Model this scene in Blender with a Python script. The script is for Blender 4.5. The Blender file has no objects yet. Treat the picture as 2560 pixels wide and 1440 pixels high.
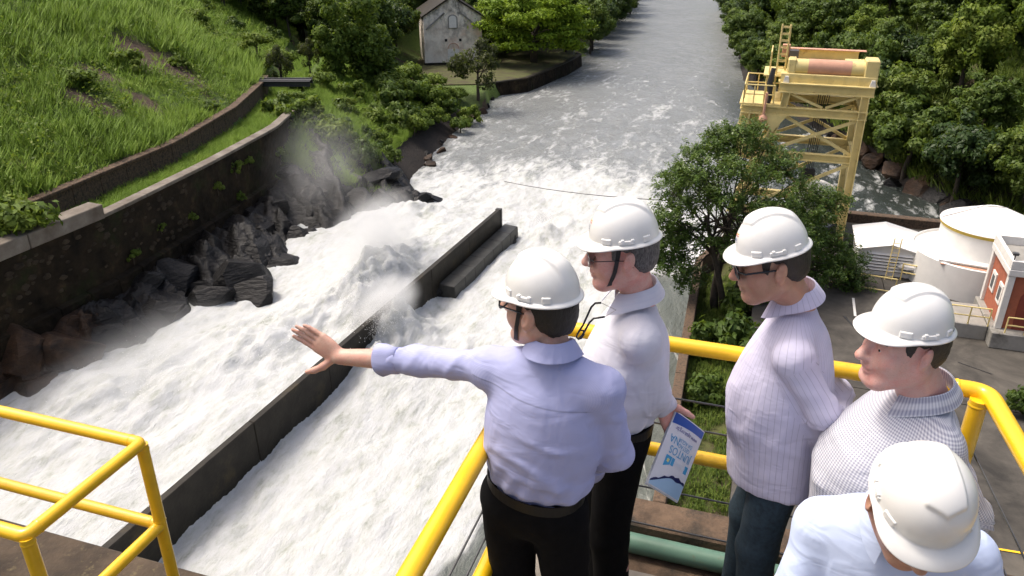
import bpy, bmesh, math, random
import numpy as np
from mathutils import Vector, Matrix
R = math.radians
random.seed(7); rng = np.random.default_rng(7)
SC = bpy.context.scene; COL = SC.collection

# ------------------------------------------------------------------ camera, sky, sun, exposure
PITCH = R(25.2); FPX = 1991.0; CAMZ = 2.6
cam = bpy.data.cameras.new('camera'); cam.lens = 28.0; cam.sensor_width = 36.0
cam.clip_start = 0.05; cam.clip_end = 3000
camo = bpy.data.objects.new('camera', cam); COL.objects.link(camo)
camo.location = (0, 0, CAMZ); camo.rotation_euler = (math.pi/2 - PITCH, 0, 0)
SC.camera = camo
SUN_EL, SUN_AZ = R(62), R(-62)            # azimuth measured clockwise from +Y
wd = bpy.data.worlds.new('World'); SC.world = wd; wd.use_nodes = True
wn = wd.node_tree; wn.nodes.clear()
sky = wn.nodes.new('ShaderNodeTexSky'); sky.sky_type = 'NISHITA'; sky.sun_disc = False
sky.sun_elevation = SUN_EL; sky.sun_rotation = SUN_AZ
sky.air_density = 0.8; sky.dust_density = 8.0; sky.ozone_density = 0.6
bgn = wn.nodes.new('ShaderNodeBackground'); bgn.inputs['Strength'].default_value = 0.15
wo = wn.nodes.new('ShaderNodeOutputWorld')
wn.links.new(sky.outputs[0], bgn.inputs[0]); wn.links.new(bgn.outputs[0], wo.inputs[0])
sl = bpy.data.lights.new('sun', 'SUN'); sl.energy = 1.25; sl.angle = R(12); sl.color = (1, .955, .88)
so = bpy.data.objects.new('sun', sl); COL.objects.link(so)
sdir = Vector((math.sin(SUN_AZ)*math.cos(SUN_EL), math.cos(SUN_AZ)*math.cos(SUN_EL), math.sin(SUN_EL)))
so.rotation_euler = sdir.to_track_quat('Z', 'Y').to_euler(); so.location = (0, 0, 60)
SC.view_settings.view_transform = 'Standard'; SC.view_settings.look = 'None'
SC.view_settings.exposure = 0.66; SC.view_settings.gamma = 1
SC.render.engine = 'CYCLES'
try:
    SC.cycles.use_denoising = True; SC.cycles.denoiser = 'OPENIMAGEDENOISE'
except Exception: pass
SC.cycles.max_bounces = 6; SC.cycles.diffuse_bounces = 3; SC.cycles.glossy_bounces = 3
SC.cycles.transmission_bounces = 4; SC.cycles.transparent_max_bounces = 6; SC.cycles.volume_bounces = 3
SC.cycles.caustics_reflective = False; SC.cycles.caustics_refractive = False
SC.cycles.volume_step_rate = 1.0; SC.cycles.volume_max_steps = 96

# ------------------------------------------------------------------ survey helpers: sight lines from the camera station to real positions
_c, _s = math.cos(PITCH), math.sin(PITCH)
def pz(u, v, z):
    a = (u-1280)/FPX; b = (720-v)/FPX
    t = (CAMZ-z)/(_s-b*_c)
    return Vector((a*t, t*(_c+b*_s), z))
def py(u, v, y):
    a = (u-1280)/FPX; b = (720-v)/FPX
    t = y/(_c+b*_s)
    return Vector((a*t, y, CAMZ-t*(_s-b*_c)))
E1 = Vector((math.cos(R(18)), -math.sin(R(18)), 0)); E2 = Vector((math.sin(R(18)), math.cos(R(18)), 0)); UZ = Vector((0, 0, 1))

# ------------------------------------------------------------------ object helpers
def tag(o, label=None, cat=None, group=None, kind=None):
    if label: o['label'] = label
    if cat: o['category'] = cat
    if group: o['group'] = group
    if kind: o['kind'] = kind
    return o
def empty(name, loc=(0, 0, 0), rz=0.0):
    o = bpy.data.objects.new(name, None); COL.objects.link(o)
    o.location = loc; o.rotation_euler = (0, 0, rz); o.empty_display_size = .2
    return o
def link(name, me, mat=None, parent=None, loc=None):
    o = bpy.data.objects.new(name, me); COL.objects.link(o)
    if mat is not None:
        if not me.materials: me.materials.append(mat)
    if parent is not None:
        o.parent = parent
    if loc is not None: o.location = loc
    return o
def pymesh(name, V, F, smooth=False):
    me = bpy.data.meshes.new(name); me.from_pydata([tuple(v) for v in V], [], [tuple(f) for f in F]); me.update()
    if smooth: me.shade_smooth()
    return me
def npmesh(name, V, F, smooth=False):
    """fast mesh from arrays; F is (n,3) or (n,4)"""
    V = np.asarray(V, np.float32); F = np.asarray(F, np.int32); n, k = F.shape
    me = bpy.data.meshes.new(name)
    me.vertices.add(len(V)); me.vertices.foreach_set('co', V.ravel())
    me.loops.add(n*k); me.loops.foreach_set('vertex_index', F.ravel())
    me.polygons.add(n); me.polygons.foreach_set('loop_start', np.arange(0, n*k, k, dtype=np.int32))
    me.update(calc_edges=True)
    if smooth: me.shade_smooth()
    return me
def soft_normals(me, N):
    me.shade_smooth(); me.normals_split_custom_set_from_vertices(np.asarray(N, np.float32))
def attr(me, name, arr):
    a = me.attributes.new(name, 'FLOAT', 'POINT'); a.data.foreach_set('value', np.asarray(arr, np.float32).ravel())
class MB:
    """collects simple solids, in coordinates relative to an origin"""
    def __init__(s, o=(0, 0, 0)): s.V = []; s.F = []; s.o = Vector(o)
    def add(s, V, F):
        n = len(s.V); s.V += [Vector(v)-s.o for v in V]; s.F += [tuple(i+n for i in f) for f in F]; return s
    def box(s, c, ex, ey, ez):
        c = Vector(c); V = [c+ex*i+ey*j+ez*k for k in (-1, 1) for j in (-1, 1) for i in (-1, 1)]
        return s.add(V, [(0, 2, 3, 1), (4, 5, 7, 6), (0, 1, 5, 4), (2, 6, 7, 3), (0, 4, 6, 2), (1, 3, 7, 5)])
    def abox(s, lo, hi):
        lo, hi = Vector(lo), Vector(hi); h = (hi-lo)/2
        return s.box((lo+hi)/2, Vector((h.x, 0, 0)), Vector((0, h.y, 0)), Vector((0, 0, h.z)))
    def beam(s, a, b, w, h, up=UZ):
        a, b = Vector(a), Vector(b); d = b-a; t = d.normalized()
        side = t.cross(up)
        if side.length < 1e-4: side = t.cross(Vector((0, 1, 0)))
        side.normalize(); u2 = side.cross(t).normalized()
        return s.box((a+b)/2, d/2, side*(w/2), u2*(h/2))
    def ibeam(s, a, b, w, h, up=UZ, tk=.12):
        a, b = Vector(a), Vector(b); t = (b-a).normalized(); side = t.cross(up)
        if side.length < 1e-4: side = t.cross(Vector((0, 1, 0)))
        side.normalize(); u2 = side.cross(t).normalized(); th = h*tk
        s.beam(a+u2*(h/2-th/2), b+u2*(h/2-th/2), w, th, up); s.beam(a-u2*(h/2-th/2), b-u2*(h/2-th/2), w, th, up)
        return s.beam(a, b, w*.3, h-2*th-.002, up)
    def tube(s, pts, r, n=10, cap=True):
        pts = [Vector(p) for p in pts]; rs = r if isinstance(r, (list, tuple)) else [r]*len(pts)
        V = []; prev = None
        for i, p in enumerate(pts):
            if i == 0: t = pts[1]-p
            elif i == len(pts)-1: t = p-pts[i-1]
            else: t = (pts[i+1]-p).normalized()+(p-pts[i-1]).normalized()
            t.normalize()
            if prev is None:
                ref = UZ if abs(t.z) < .9 else Vector((1, 0, 0)); x = t.cross(ref).normalized()
            else: x = (prev-t*prev.dot(t)).normalized()
            prev = x; y = t.cross(x)
            for k in range(n):
                A = 2*math.pi*k/n; V.append(p+(x*math.cos(A)+y*math.sin(A))*rs[i])
        F = [(i*n+k, i*n+(k+1) % n, (i+1)*n+(k+1) % n, (i+1)*n+k) for i in range(len(pts)-1) for k in range(n)]
        if cap: F += [tuple(range(n-1, -1, -1)), tuple((len(pts)-1)*n+k for k in range(n))]
        return s.add(V, F)
    def lathe(s, c, prof, n=32, ax=None, ay=None, az=None):
        c = Vector(c); ax = ax or Vector((1, 0, 0)); ay = ay or Vector((0, 1, 0)); az = az or UZ
        V = [c+ax*(r*math.cos(2*math.pi*k/n))+ay*(r*math.sin(2*math.pi*k/n))+az*z for r, z in prof for k in range(n)]
        F = [(i*n+k, i*n+(k+1) % n, (i+1)*n+(k+1) % n, (i+1)*n+k) for i in range(len(prof)-1) for k in range(n)]
        F += [tuple(range(n-1, -1, -1)), tuple((len(prof)-1)*n+k for k in range(n))]
        return s.add(V, F)
    def prism(s, poly, ext):
        ext = Vector(ext); n = len(poly); P = [Vector(p) for p in poly]
        F = [tuple(range(n-1, -1, -1)), tuple(range(n, 2*n))]+[(i, (i+1) % n, n+(i+1) % n, n+i) for i in range(n)]
        return s.add(P+[p+ext for p in P], F)
    def build(s, name, mat, parent=None, smooth=False, bevel=0.0, loc=None, seg=1, auto=None):
        me = pymesh(name, s.V, s.F)
        bm = bmesh.new(); bm.from_mesh(me); bmesh.ops.recalc_face_normals(bm, faces=bm.faces); bm.to_mesh(me); bm.free()
        if smooth:
            me.shade_smooth()
            try: me.set_sharp_from_angle(angle=R(auto or 38))
            except Exception: pass
        o = link(name, me, mat, parent, loc if loc is not None else (s.o if parent is None else None))
        if bevel:
            m = o.modifiers.new('bevel', 'BEVEL'); m.width = bevel; m.segments = seg; m.limit_method = 'ANGLE'; m.angle_limit = R(40)
        return o

# ------------------------------------------------------------------ numpy noise
def _hash(ix, iy, iz, seed):
    h = (ix.astype(np.int64)*374761393+iy.astype(np.int64)*668265263+iz.astype(np.int64)*2147483647+seed*974634777) & 0xffffffff
    h = ((h ^ (h >> 13))*1274126177) & 0xffffffff
    h = ((h ^ (h >> 16))*2246822519) & 0xffffffff
    return ((h ^ (h >> 15)) & 0xffffff)/float(0xffffff)
def vnoise(p, seed=0):
    i = np.floor(p).astype(np.int64); f = p-i; w = f*f*(3-2*f); r = 0
    for dx in (0, 1):
        for dy in (0, 1):
            for dz in (0, 1):
                wt = (w[..., 0] if dx else 1-w[..., 0])*(w[..., 1] if dy else 1-w[..., 1])*(w[..., 2] if dz else 1-w[..., 2])
                r = r+wt*_hash(i[..., 0]+dx, i[..., 1]+dy, i[..., 2]+dz, seed)
    return r
def fbm(p, oct=4, seed=0, gain=.5):
    p = np.asarray(p, float); a, s, r = 1.0, 0.0, 0
    for o in range(oct):
        r = r+a*(vnoise(p*2**o+o*17.3, seed+o)-.5)*2; s += a; a *= gain
    return r/s
def smooth01(x, a, b):
    t = np.clip((x-a)/(b-a), 0, 1); return t*t*(3-2*t)

# ------------------------------------------------------------------ materials
class NT:
    def __init__(s, name):
        s.m = bpy.data.materials.new(name); s.m.use_nodes = True; s.t = s.m.node_tree; s.t.nodes.clear()
        s.out = s.n('ShaderNodeOutputMaterial')
    def n(s, typ, **kw):
        nd = s.t.nodes.new(typ)
        for k, v in kw.items(): setattr(nd, k, v)
        return nd
    def l(s, a, b): s.t.links.new(a, b)
    def setin(s, nd, key, val):
        i = nd.inputs[key]
        if hasattr(val, 'default_value') or isinstance(val, bpy.types.NodeSocket): s.l(val, i)
        else: i.default_value = (*val, 1) if isinstance(val, tuple) and len(val) == 3 and i.type == 'RGBA' else val
    def coord(s, kind='Object', scale=(1, 1, 1), rot=(0, 0, 0)):
        tc = s.n('ShaderNodeTexCoord'); mp = s.n('ShaderNodeMapping')
        mp.inputs['Scale'].default_value = scale; mp.inputs['Rotation'].default_value = rot
        s.l(tc.outputs[kind], mp.inputs[0]); return mp.outputs[0]
    def wpos(s, scale=(1, 1, 1), rot=(0, 0, 0)):
        g = s.n('ShaderNodeNewGeometry'); mp = s.n('ShaderNodeMapping')
        mp.inputs['Scale'].default_value = scale; mp.inputs['Rotation'].default_value = rot
        s.l(g.outputs['Position'], mp.inputs[0]); return mp.outputs[0]
    def noise(s, vec, scale, detail=4, rough=.55, dist=0.0):
        nd = s.n('ShaderNodeTexNoise'); s.l(vec, nd.inputs['Vector'])
        nd.inputs['Scale'].default_value = scale; nd.inputs['Detail'].default_value = detail
        nd.inputs['Roughness'].default_value = rough; nd.inputs['Distortion'].default_value = dist
        return nd.outputs['Fac']
    def ramp(s, fac, stops, interp='LINEAR'):
        nd = s.n('ShaderNodeValToRGB'); nd.color_ramp.interpolation = interp; cr = nd.color_ramp
        while len(cr.elements) < len(stops): cr.elements.new(.5)
        for e, (p, c) in zip(cr.elements, stops):
            e.position = p; e.color = (*c, 1) if isinstance(c, tuple) else (c, c, c, 1)
        s.l(fac, nd.inputs[0]); return nd.outputs[0]
    def mix(s, fac, a, b, mode='MIX'):
        nd = s.n('ShaderNodeMix', data_type='RGBA', blend_type=mode)
        for key, val in ((0, fac), (6, a), (7, b)):
            i = nd.inputs[key]
            if isinstance(val, bpy.types.NodeSocket): s.l(val, i)
            else: i.default_value = (*val, 1) if isinstance(val, tuple) else val
        return nd.outputs[2]
    def math(s, op, a, b=0.0, clamp=False):
        nd = s.n('ShaderNodeMath', operation=op); nd.use_clamp = clamp
        for k, v in ((0, a), (1, b)):
            if isinstance(v, bpy.types.NodeSocket): s.l(v, nd.inputs[k])
            else: nd.inputs[k].default_value = v
        return nd.outputs[0]
    def attr(s, name):
        nd = s.n('ShaderNodeAttribute'); nd.attribute_name = name; return nd.outputs['Fac']
    def rnd(s): return s.n('ShaderNodeObjectInfo').outputs['Random']
    def bump(s, h, strength=.5, dist=.02, nrm=None):
        nd = s.n('ShaderNodeBump'); nd.inputs['Strength'].default_value = strength; nd.inputs['Distance'].default_value = dist
        s.l(h, nd.inputs['Height'])
        if nrm is not None: s.l(nrm, nd.inputs['Normal'])
        return nd.outputs[0]
    def bsdf(s, color, rough=.7, normal=None, out=True, **kw):
        b = s.n('ShaderNodeBsdfPrincipled')
        s.setin(b, 'Base Color', color); s.setin(b, 'Roughness', rough)
        for k, v in kw.items(): s.setin(b, k.replace('_', ' '), v)
        if normal is not None: s.l(normal, b.inputs['Normal'])
        if out: s.l(b.outputs[0], s.out.inputs[0])
        return b.outputs[0]
def plain(name, col, rough=.6, var=.12, scale=8, bump=.15, bdist=.004, dirt=None, **kw):
    """a painted or raw surface: base colour with fine value variation, dirt patches and fine relief"""
    t = NT(name); c = t.wpos(); n1 = t.noise(c, scale, 5, .6)
    lo = tuple(x*(1-var) for x in col); hi = tuple(min(1, x*(1+var)) for x in col)
    colr = t.ramp(n1, [(.3, lo), (.7, hi)])
    if dirt:
        n2 = t.noise(c, dirt[1], 6, .65); f = t.ramp(n2, [(dirt[2], 0.0), (dirt[2]+.15, 1.0)])
        colr = t.mix(f, colr, dirt[0])
    nb = t.bump(t.noise(c, scale*6, 4), bump, bdist)
    t.bsdf(colr, rough, nb, **kw); return t.m
def lerp(a, b, t): return Vector(a)+(Vector(b)-Vector(a))*t
def E(a, b, z): return E1*a+E2*b+UZ*z
# ------------------------------------------------------------------ shared materials
M = {}
M['conc'] = plain('weathered concrete', (.27, .26, .235), .85, .2, 1.2, .3, .02, ((.10, .095, .08), .6, .52))
M['conc_dark'] = plain('wet dark concrete', (.024, .021, .016), .55, .4, 1.0, .5, .03, ((.055, .042, .022), .5, .56), Specular_IOR_Level=.2)
M['conc_wet'] = plain('wet grey concrete', (.042, .042, .038), .5, .3, 1.5, .4, .02, ((.03, .03, .026), .8, .5), Specular_IOR_Level=.3)
M['conc_brown'] = plain('mossy brown concrete', (.105, .068, .042), .9, .45, 9, .6, .012, ((.035, .028, .02), 5, .5))
M['yellow'] = plain('yellow rail paint', (.84, .50, .012), .30, .10, 9, .10, .0012, ((.40, .20, .02), 26, .655), Coat_Weight=.4, Coat_Roughness=.15)
M['cranepaint'] = plain('faded yellow crane paint', (.68, .55, .23), .6, .14, .9, .1, .004, ((.34, .21, .09), 1.4, .60))
M['crane_red'] = plain('faded red primer', (.56, .30, .20), .7, .15, 1.2, .1, .004)
M['steel_dark'] = plain('dark steel', (.03, .03, .032), .5, .2, 6, .1, .003)
M['cable'] = plain('steel cable', (.12, .12, .12), .45, .1, 30, .2, .001, Metallic=.6)
M['green_pipe'] = plain('green painted pipe', (.10, .19, .135), .45, .2, 6, .15, .002, ((.16, .11, .06), 12, .6))
M['white_paint'] = plain('white weathered paint', (.78, .77, .74), .6, .05, 1.5, .1, .004, ((.52, .47, .40), .9, .66))
M['white_trim'] = plain('white trim', (.72, .70, .66), .7, .07, 3, .2, .004, ((.40, .36, .30), 2.5, .62))
M['orange_wall'] = plain('terracotta render', (.38, .115, .06), .85, .12, 5, .3, .006, ((.27, .10, .06), 1.2, .55))
M['red_door'] = plain('dark red door paint', (.20, .04, .025), .6, .1, 6, .1, .002)
M['dirt'] = plain('bare brown soil', (.15, .09, .055), .95, .3, 1.5, .6, .05)
M['dark_gap'] = plain('dark interior', (.015, .015, .015), .8, .1, 4)
M['rust_band'] = plain('ochre band paint', (.50, .36, .05), .6, .1, 3)
M['glass'] = plain('window glass', (.05, .055, .06), .1, .1, 2, 0, .001)

def terrain_mat():
    t = NT('hill soil and low growth'); w = t.wpos()
    n = t.noise(w, .25, 6, .6); n2 = t.noise(w, 2.2, 5, .65)
    g = t.mix(n2, (.045, .080, .014), (.10, .155, .02))
    s = t.mix(n2, (.045, .03, .018), (.10, .07, .042))
    f = t.ramp(n, [(.54, 0.0), (.60, 1.0)])
    col = t.mix(f, g, s)
    col = t.mix(t.attr('soil'), col, t.mix(n2, (.040, .024, .016), (.115, .075, .052)))
    rk = t.ramp(t.attr('rock'), [(.3, 0.0), (.7, 1.0)])
    rc = t.mix(t.noise(w, .5, 6, .6), (.005, .005, .005), (.026, .017, .011))
    col = t.mix(rk, col, rc)
    t.bsdf(col, .9, t.bump(t.noise(w, 3.0, 6, .7), .9, .25)); return t.m
M['terrain'] = terrain_mat()
def rock_mat(name, a, b, rough):
    t = NT(name); c = t.wpos(); o = t.rnd()
    n = t.noise(c, .9, 7, .62, .6)
    col = t.ramp(n, [(.32, a), (.72, b)])
    st = t.noise(t.wpos((1.6, 1.6, 7), (.5, .3, .2)), 1.0, 6, .65)
    t.bsdf(col, rough, t.bump(st, .9, .16, t.bump(t.noise(c, 7, 5, .65), .6, .04)), Specular_IOR_Level=.28); return t.m
M['rock_wet'] = rock_mat('wet black rock', (.0035, .0035, .004), (.013, .0125, .0125), .38)
M['rock_brown'] = rock_mat('dry brown rock', (.012, .009, .007), (.085, .046, .024), .6)

def water_mat():
    t = NT('river water and foam'); w = t.wpos(rot=(0, 0, R(18)))
    foam = t.attr('foam'); thin = t.attr('thin')
    ws = t.n('ShaderNodeMapping'); t.l(w, ws.inputs[0]); ws.inputs['Scale'].default_value = (1.0, .38, 1); ws = ws.outputs[0]
    n1 = t.noise(ws, .33, 8, .62, .9); n2 = t.noise(ws, 1.6, 8, .66, .5)
    v = t.math('ADD', t.math('MULTIPLY', n1, .55), t.math('MULTIPLY', n2, .45))
    # threshold falls as foam rises, so the foam breaks up into streaks down the river
    th = t.math('SUBTRACT', .735, t.math('MULTIPLY', foam, .52))
    f = t.math('MULTIPLY', t.math('SUBTRACT', v, th), 7.0, True)
    fine = t.noise(ws, 3.6, 6, .7, .3); mid = t.noise(ws, .9, 6, .65, .4)
    ff = t.math('ADD', t.math('MULTIPLY', fine, .5), t.math('MULTIPLY', mid, .5))
    fc = t.ramp(ff, [(.35, (.29, .31, .265)), (.45, (.425, .44, .425)), (.57, (.49, .505, .51))])
    hb = t.bump(t.noise(ws, 1.5, 5, .62, .4), .7, .12, t.bump(t.noise(ws, 6.0, 5, .70, .3), .9, .08, t.bump(t.noise(ws, 16.0, 3, .7), .7, .025)))
    fb = t.bsdf(fc, .75, hb, out=False, Subsurface_Weight=.0)
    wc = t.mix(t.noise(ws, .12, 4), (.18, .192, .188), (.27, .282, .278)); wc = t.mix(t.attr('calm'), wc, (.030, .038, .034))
    cc = t.mix(t.noise(t.wpos((1.4, .12, 1), (0, 0, R(18))), 2.2, 7, .7), (.055, .066, .056), (.125, .14, .122))
    st = t.ramp(t.noise(t.wpos((1.1, .05, 1), (0, 0, R(18))), 1.4, 5, .7), [(.60, 0.0), (.66, 1.0)])
    cc = t.mix(t.math('MULTIPLY', st, .5), cc, (.6, .6, .56))
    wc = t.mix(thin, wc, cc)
    wb = t.bump(t.noise(ws, .8, 7, .68, .5), .8, .45, t.bump(t.noise(ws, 3.2, 5, .65, .3), .7, .10))
    rg = t.math('ADD', .17, t.math('MULTIPLY', thin, .22))
    wbs = t.bsdf(wc, rg, wb, out=False, IOR=1.52)
    mx = t.n('ShaderNodeMixShader'); t.l(f, mx.inputs[0]); t.l(wbs, mx.inputs[1]); t.l(fb, mx.inputs[2])
    t.l(mx.outputs[0], t.out.inputs[0]); return t.m
M['water'] = water_mat()

# ------------------------------------------------------------------ curves of the valley (x as a function of distance y)
def curve(pts):
    pts = sorted(pts); ys = [p[0] for p in pts]; xs = [p[1] for p in pts]
    return lambda y: np.interp(y, ys, xs)
SH = curve([(0, -42), (20, -33), (35.3, -26.1), (37.6, -23.6), (41.2, -21.8), (45.3, -19), (50.1, -16.6), (59.1, -13.6), (62.7, -11.2), (67.8, -7.5),
            (72.4, -9.3), (77.6, -9.1), (90, -6.9), (100, -4.2), (112, -3), (124, 3), (137, 11), (140, 10.5), (150, 14), (170, 18), (212, 29), (253, 35.4), (330, 45), (460, 62)])
WL = curve([(0, -40), (20, -33), (28, -30), (37.8, -26.4), (44.6, -23.9), (55, -21.5), (65.5, -19.6), (72, -19.6), (79.5, -20.4), (95, -22.5), (114, -25), (150, -28), (330, -40), (460, -50)])
UL = curve([(0, -43), (20, -36.5), (41.2, -28), (56.5, -24.3), (68, -23.6), (79.3, -24.4), (95, -26.7), (114, -29.2), (150, -33), (330, -46), (460, -56)])
SHR = curve([(0, 60), (40, 50), (56, 41), (64, 38.3), (71.2, 36.2), (80.4, 36.6), (100, 36), (126, 35.6), (182, 48.3), (253, 62.4), (330, 75), (460, 95)])
ZW = -21.0
def left_z(x, y):
    S, W, U = SH(y), WL(y), UL(y)
    p = np.stack([x*.12, y*.12, 0*x], -1); n = fbm(p, 4, 3); n2 = fbm(p*5, 3, 9)
    g = smooth01(y, 60, 75)
    s = np.clip((S-x)/np.maximum(S-W, .5), 0, 1)
    bank = ZW-.35+np.power(s, .85)*((1-g)*3.0+g*7.6)+n2*.5*np.sin(np.pi*s)
    bed = (1-smooth01(y, 70, 78))*np.sin(np.pi*np.clip(s, 0, 1))**.5; pr = np.stack([x*.45+y*.25, y*.22, 0*x], -1); bank = bank+bed*(1.5*(1-np.abs(fbm(pr, 4, 91))*2)-.8)
    quay = smooth01(y, 101, 108)*(1-smooth01(y, 139, 146))
    sq = np.clip((S-4-x+0.0)/22, 0, 1)
    bankq = np.where(S-x < 0, -23, -19.2)+smooth01(x, -15, -26)*0-np.clip((-15-x), 0, 12)*-.5
    z = bank*(1-quay)+bankq*quay
    rise = np.clip(x-S, 0, 6); z = np.where(x > S, ZW-.35-rise*.9, z)
    far = smooth01(y, 142, 155)
    z = np.where((x <= S) & (x > W), z*(1-far)+far*(ZW-.3+np.clip(S-x, 0, 60)*.42+n2*.6), z)
    terr = -13.95+.08*n2
    d = np.clip(U-.35-x, 0, 200)
    hill = -12.75+.60*np.minimum(d, 75)+np.clip(d-75, 0, 200)*.2+n*np.minimum(d, 9)*.16+n2*.12
    farlift = smooth01(y, 142, 158)
    zz = np.where(x > U-.35, terr, hill)
    zz = zz*(1-farlift)+farlift*(ZW-.3+np.clip(S-x, 0, 90)*.42+n*1.5)
    return np.where(x > W-.55, z, zz)
def right_z(x, y):
    d = x-SHR(y); p = np.stack([x*.1, y*.1, 0*x], -1); n = fbm(p, 4, 21)
    z = ZW-.4+np.clip(d, 0, 5)*.95+np.clip(d-5, 0, 140)*.52+n*np.clip(d, 0, 6)*.3
    return np.where(d < 0, ZW-.4+np.maximum(d, -5)*.8, z)
def soil_at(X, Y, Z):
    n = fbm(np.stack([X*.25, Y*.25, Z*.25], -1), 3, 61); r = 0*X
    for cx, cy, rx, ry, a in ((-30.6, 70.6, 5.0, 3.0, .25), (-30, 57.2, 1.9, 1.6, .4), (-28.4, 61.6, 1.8, 1.3, .2), (-31.5, 62.5, 1.6, 1.8, .2)):
        dx, dy = X-cx, Y-cy; u = (dx*math.cos(a)+dy*math.sin(a))/rx; v = (-dx*math.sin(a)+dy*math.cos(a))/ry; r = np.maximum(r, 1-smooth01(u*u+v*v+n*.9, .55, 1.1))
    return r
def grid_mesh(name, xs, ys, zf, mat, rockf):
    X, Y = np.meshgrid(xs, ys); Z = zf(X, Y); nx, ny = len(xs), len(ys)
    V = np.stack([X, Y, Z], -1).reshape(-1, 3); i = np.arange(nx*ny).reshape(ny, nx)
    F = np.stack([i[:-1, :-1], i[:-1, 1:], i[1:, 1:], i[1:, :-1]], -1).reshape(-1, 4)
    me = npmesh(name, V, F, True); attr(me, 'rock', rockf(X, Y, Z)); attr(me, 'soil', soil_at(X, Y, Z)); return tag(link(name, me, mat), kind='structure')
def steps(a, b, d0, d1):
    r = [a]
    while r[-1] < b: r.append(r[-1]+d0+(d1-d0)*(r[-1]-a)/(b-a))
    return np.array(r)
xs = np.concatenate([np.arange(-150, -60, 3.0), np.arange(-60, 14, .6), np.arange(14, 66, 3)])
def lrock(X, Y, Z):
    n = fbm(np.stack([X*.3, Y*.3, Z*.3], -1), 3, 5)
    return smooth01(-Z, 16.6, 19.2)*(1-smooth01(Y, 138, 150))*np.where(Y > 101, .3, 1)+n*.25
grid_mesh('terrain_left_bank', xs, np.concatenate([np.arange(0, 120, .7), steps(120, 460, .9, 6)]), left_z, M['terrain'], lrock)
grid_mesh('terrain_right_bank', np.concatenate([np.arange(28, 80, .9), np.arange(80, 240, 4)]), np.concatenate([np.arange(20, 130, 1.1), steps(130, 460, 1.3, 6)]), right_z, M['terrain'],
          lambda X, Y, Z: smooth01(-Z, 17.5, 20)+fbm(np.stack([X*.3, Y*.3, Z*.3], -1), 3, 5)*.3)
me = npmesh('ground', [(-900, -60, -26), (900, -60, -26), (900, 1800, -26), (-900, 1800, -26)], [(0, 1, 2, 3)])
attr(me, 'rock', np.zeros(4)); tag(link('ground', me, M['terrain']), kind='structure')

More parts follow.
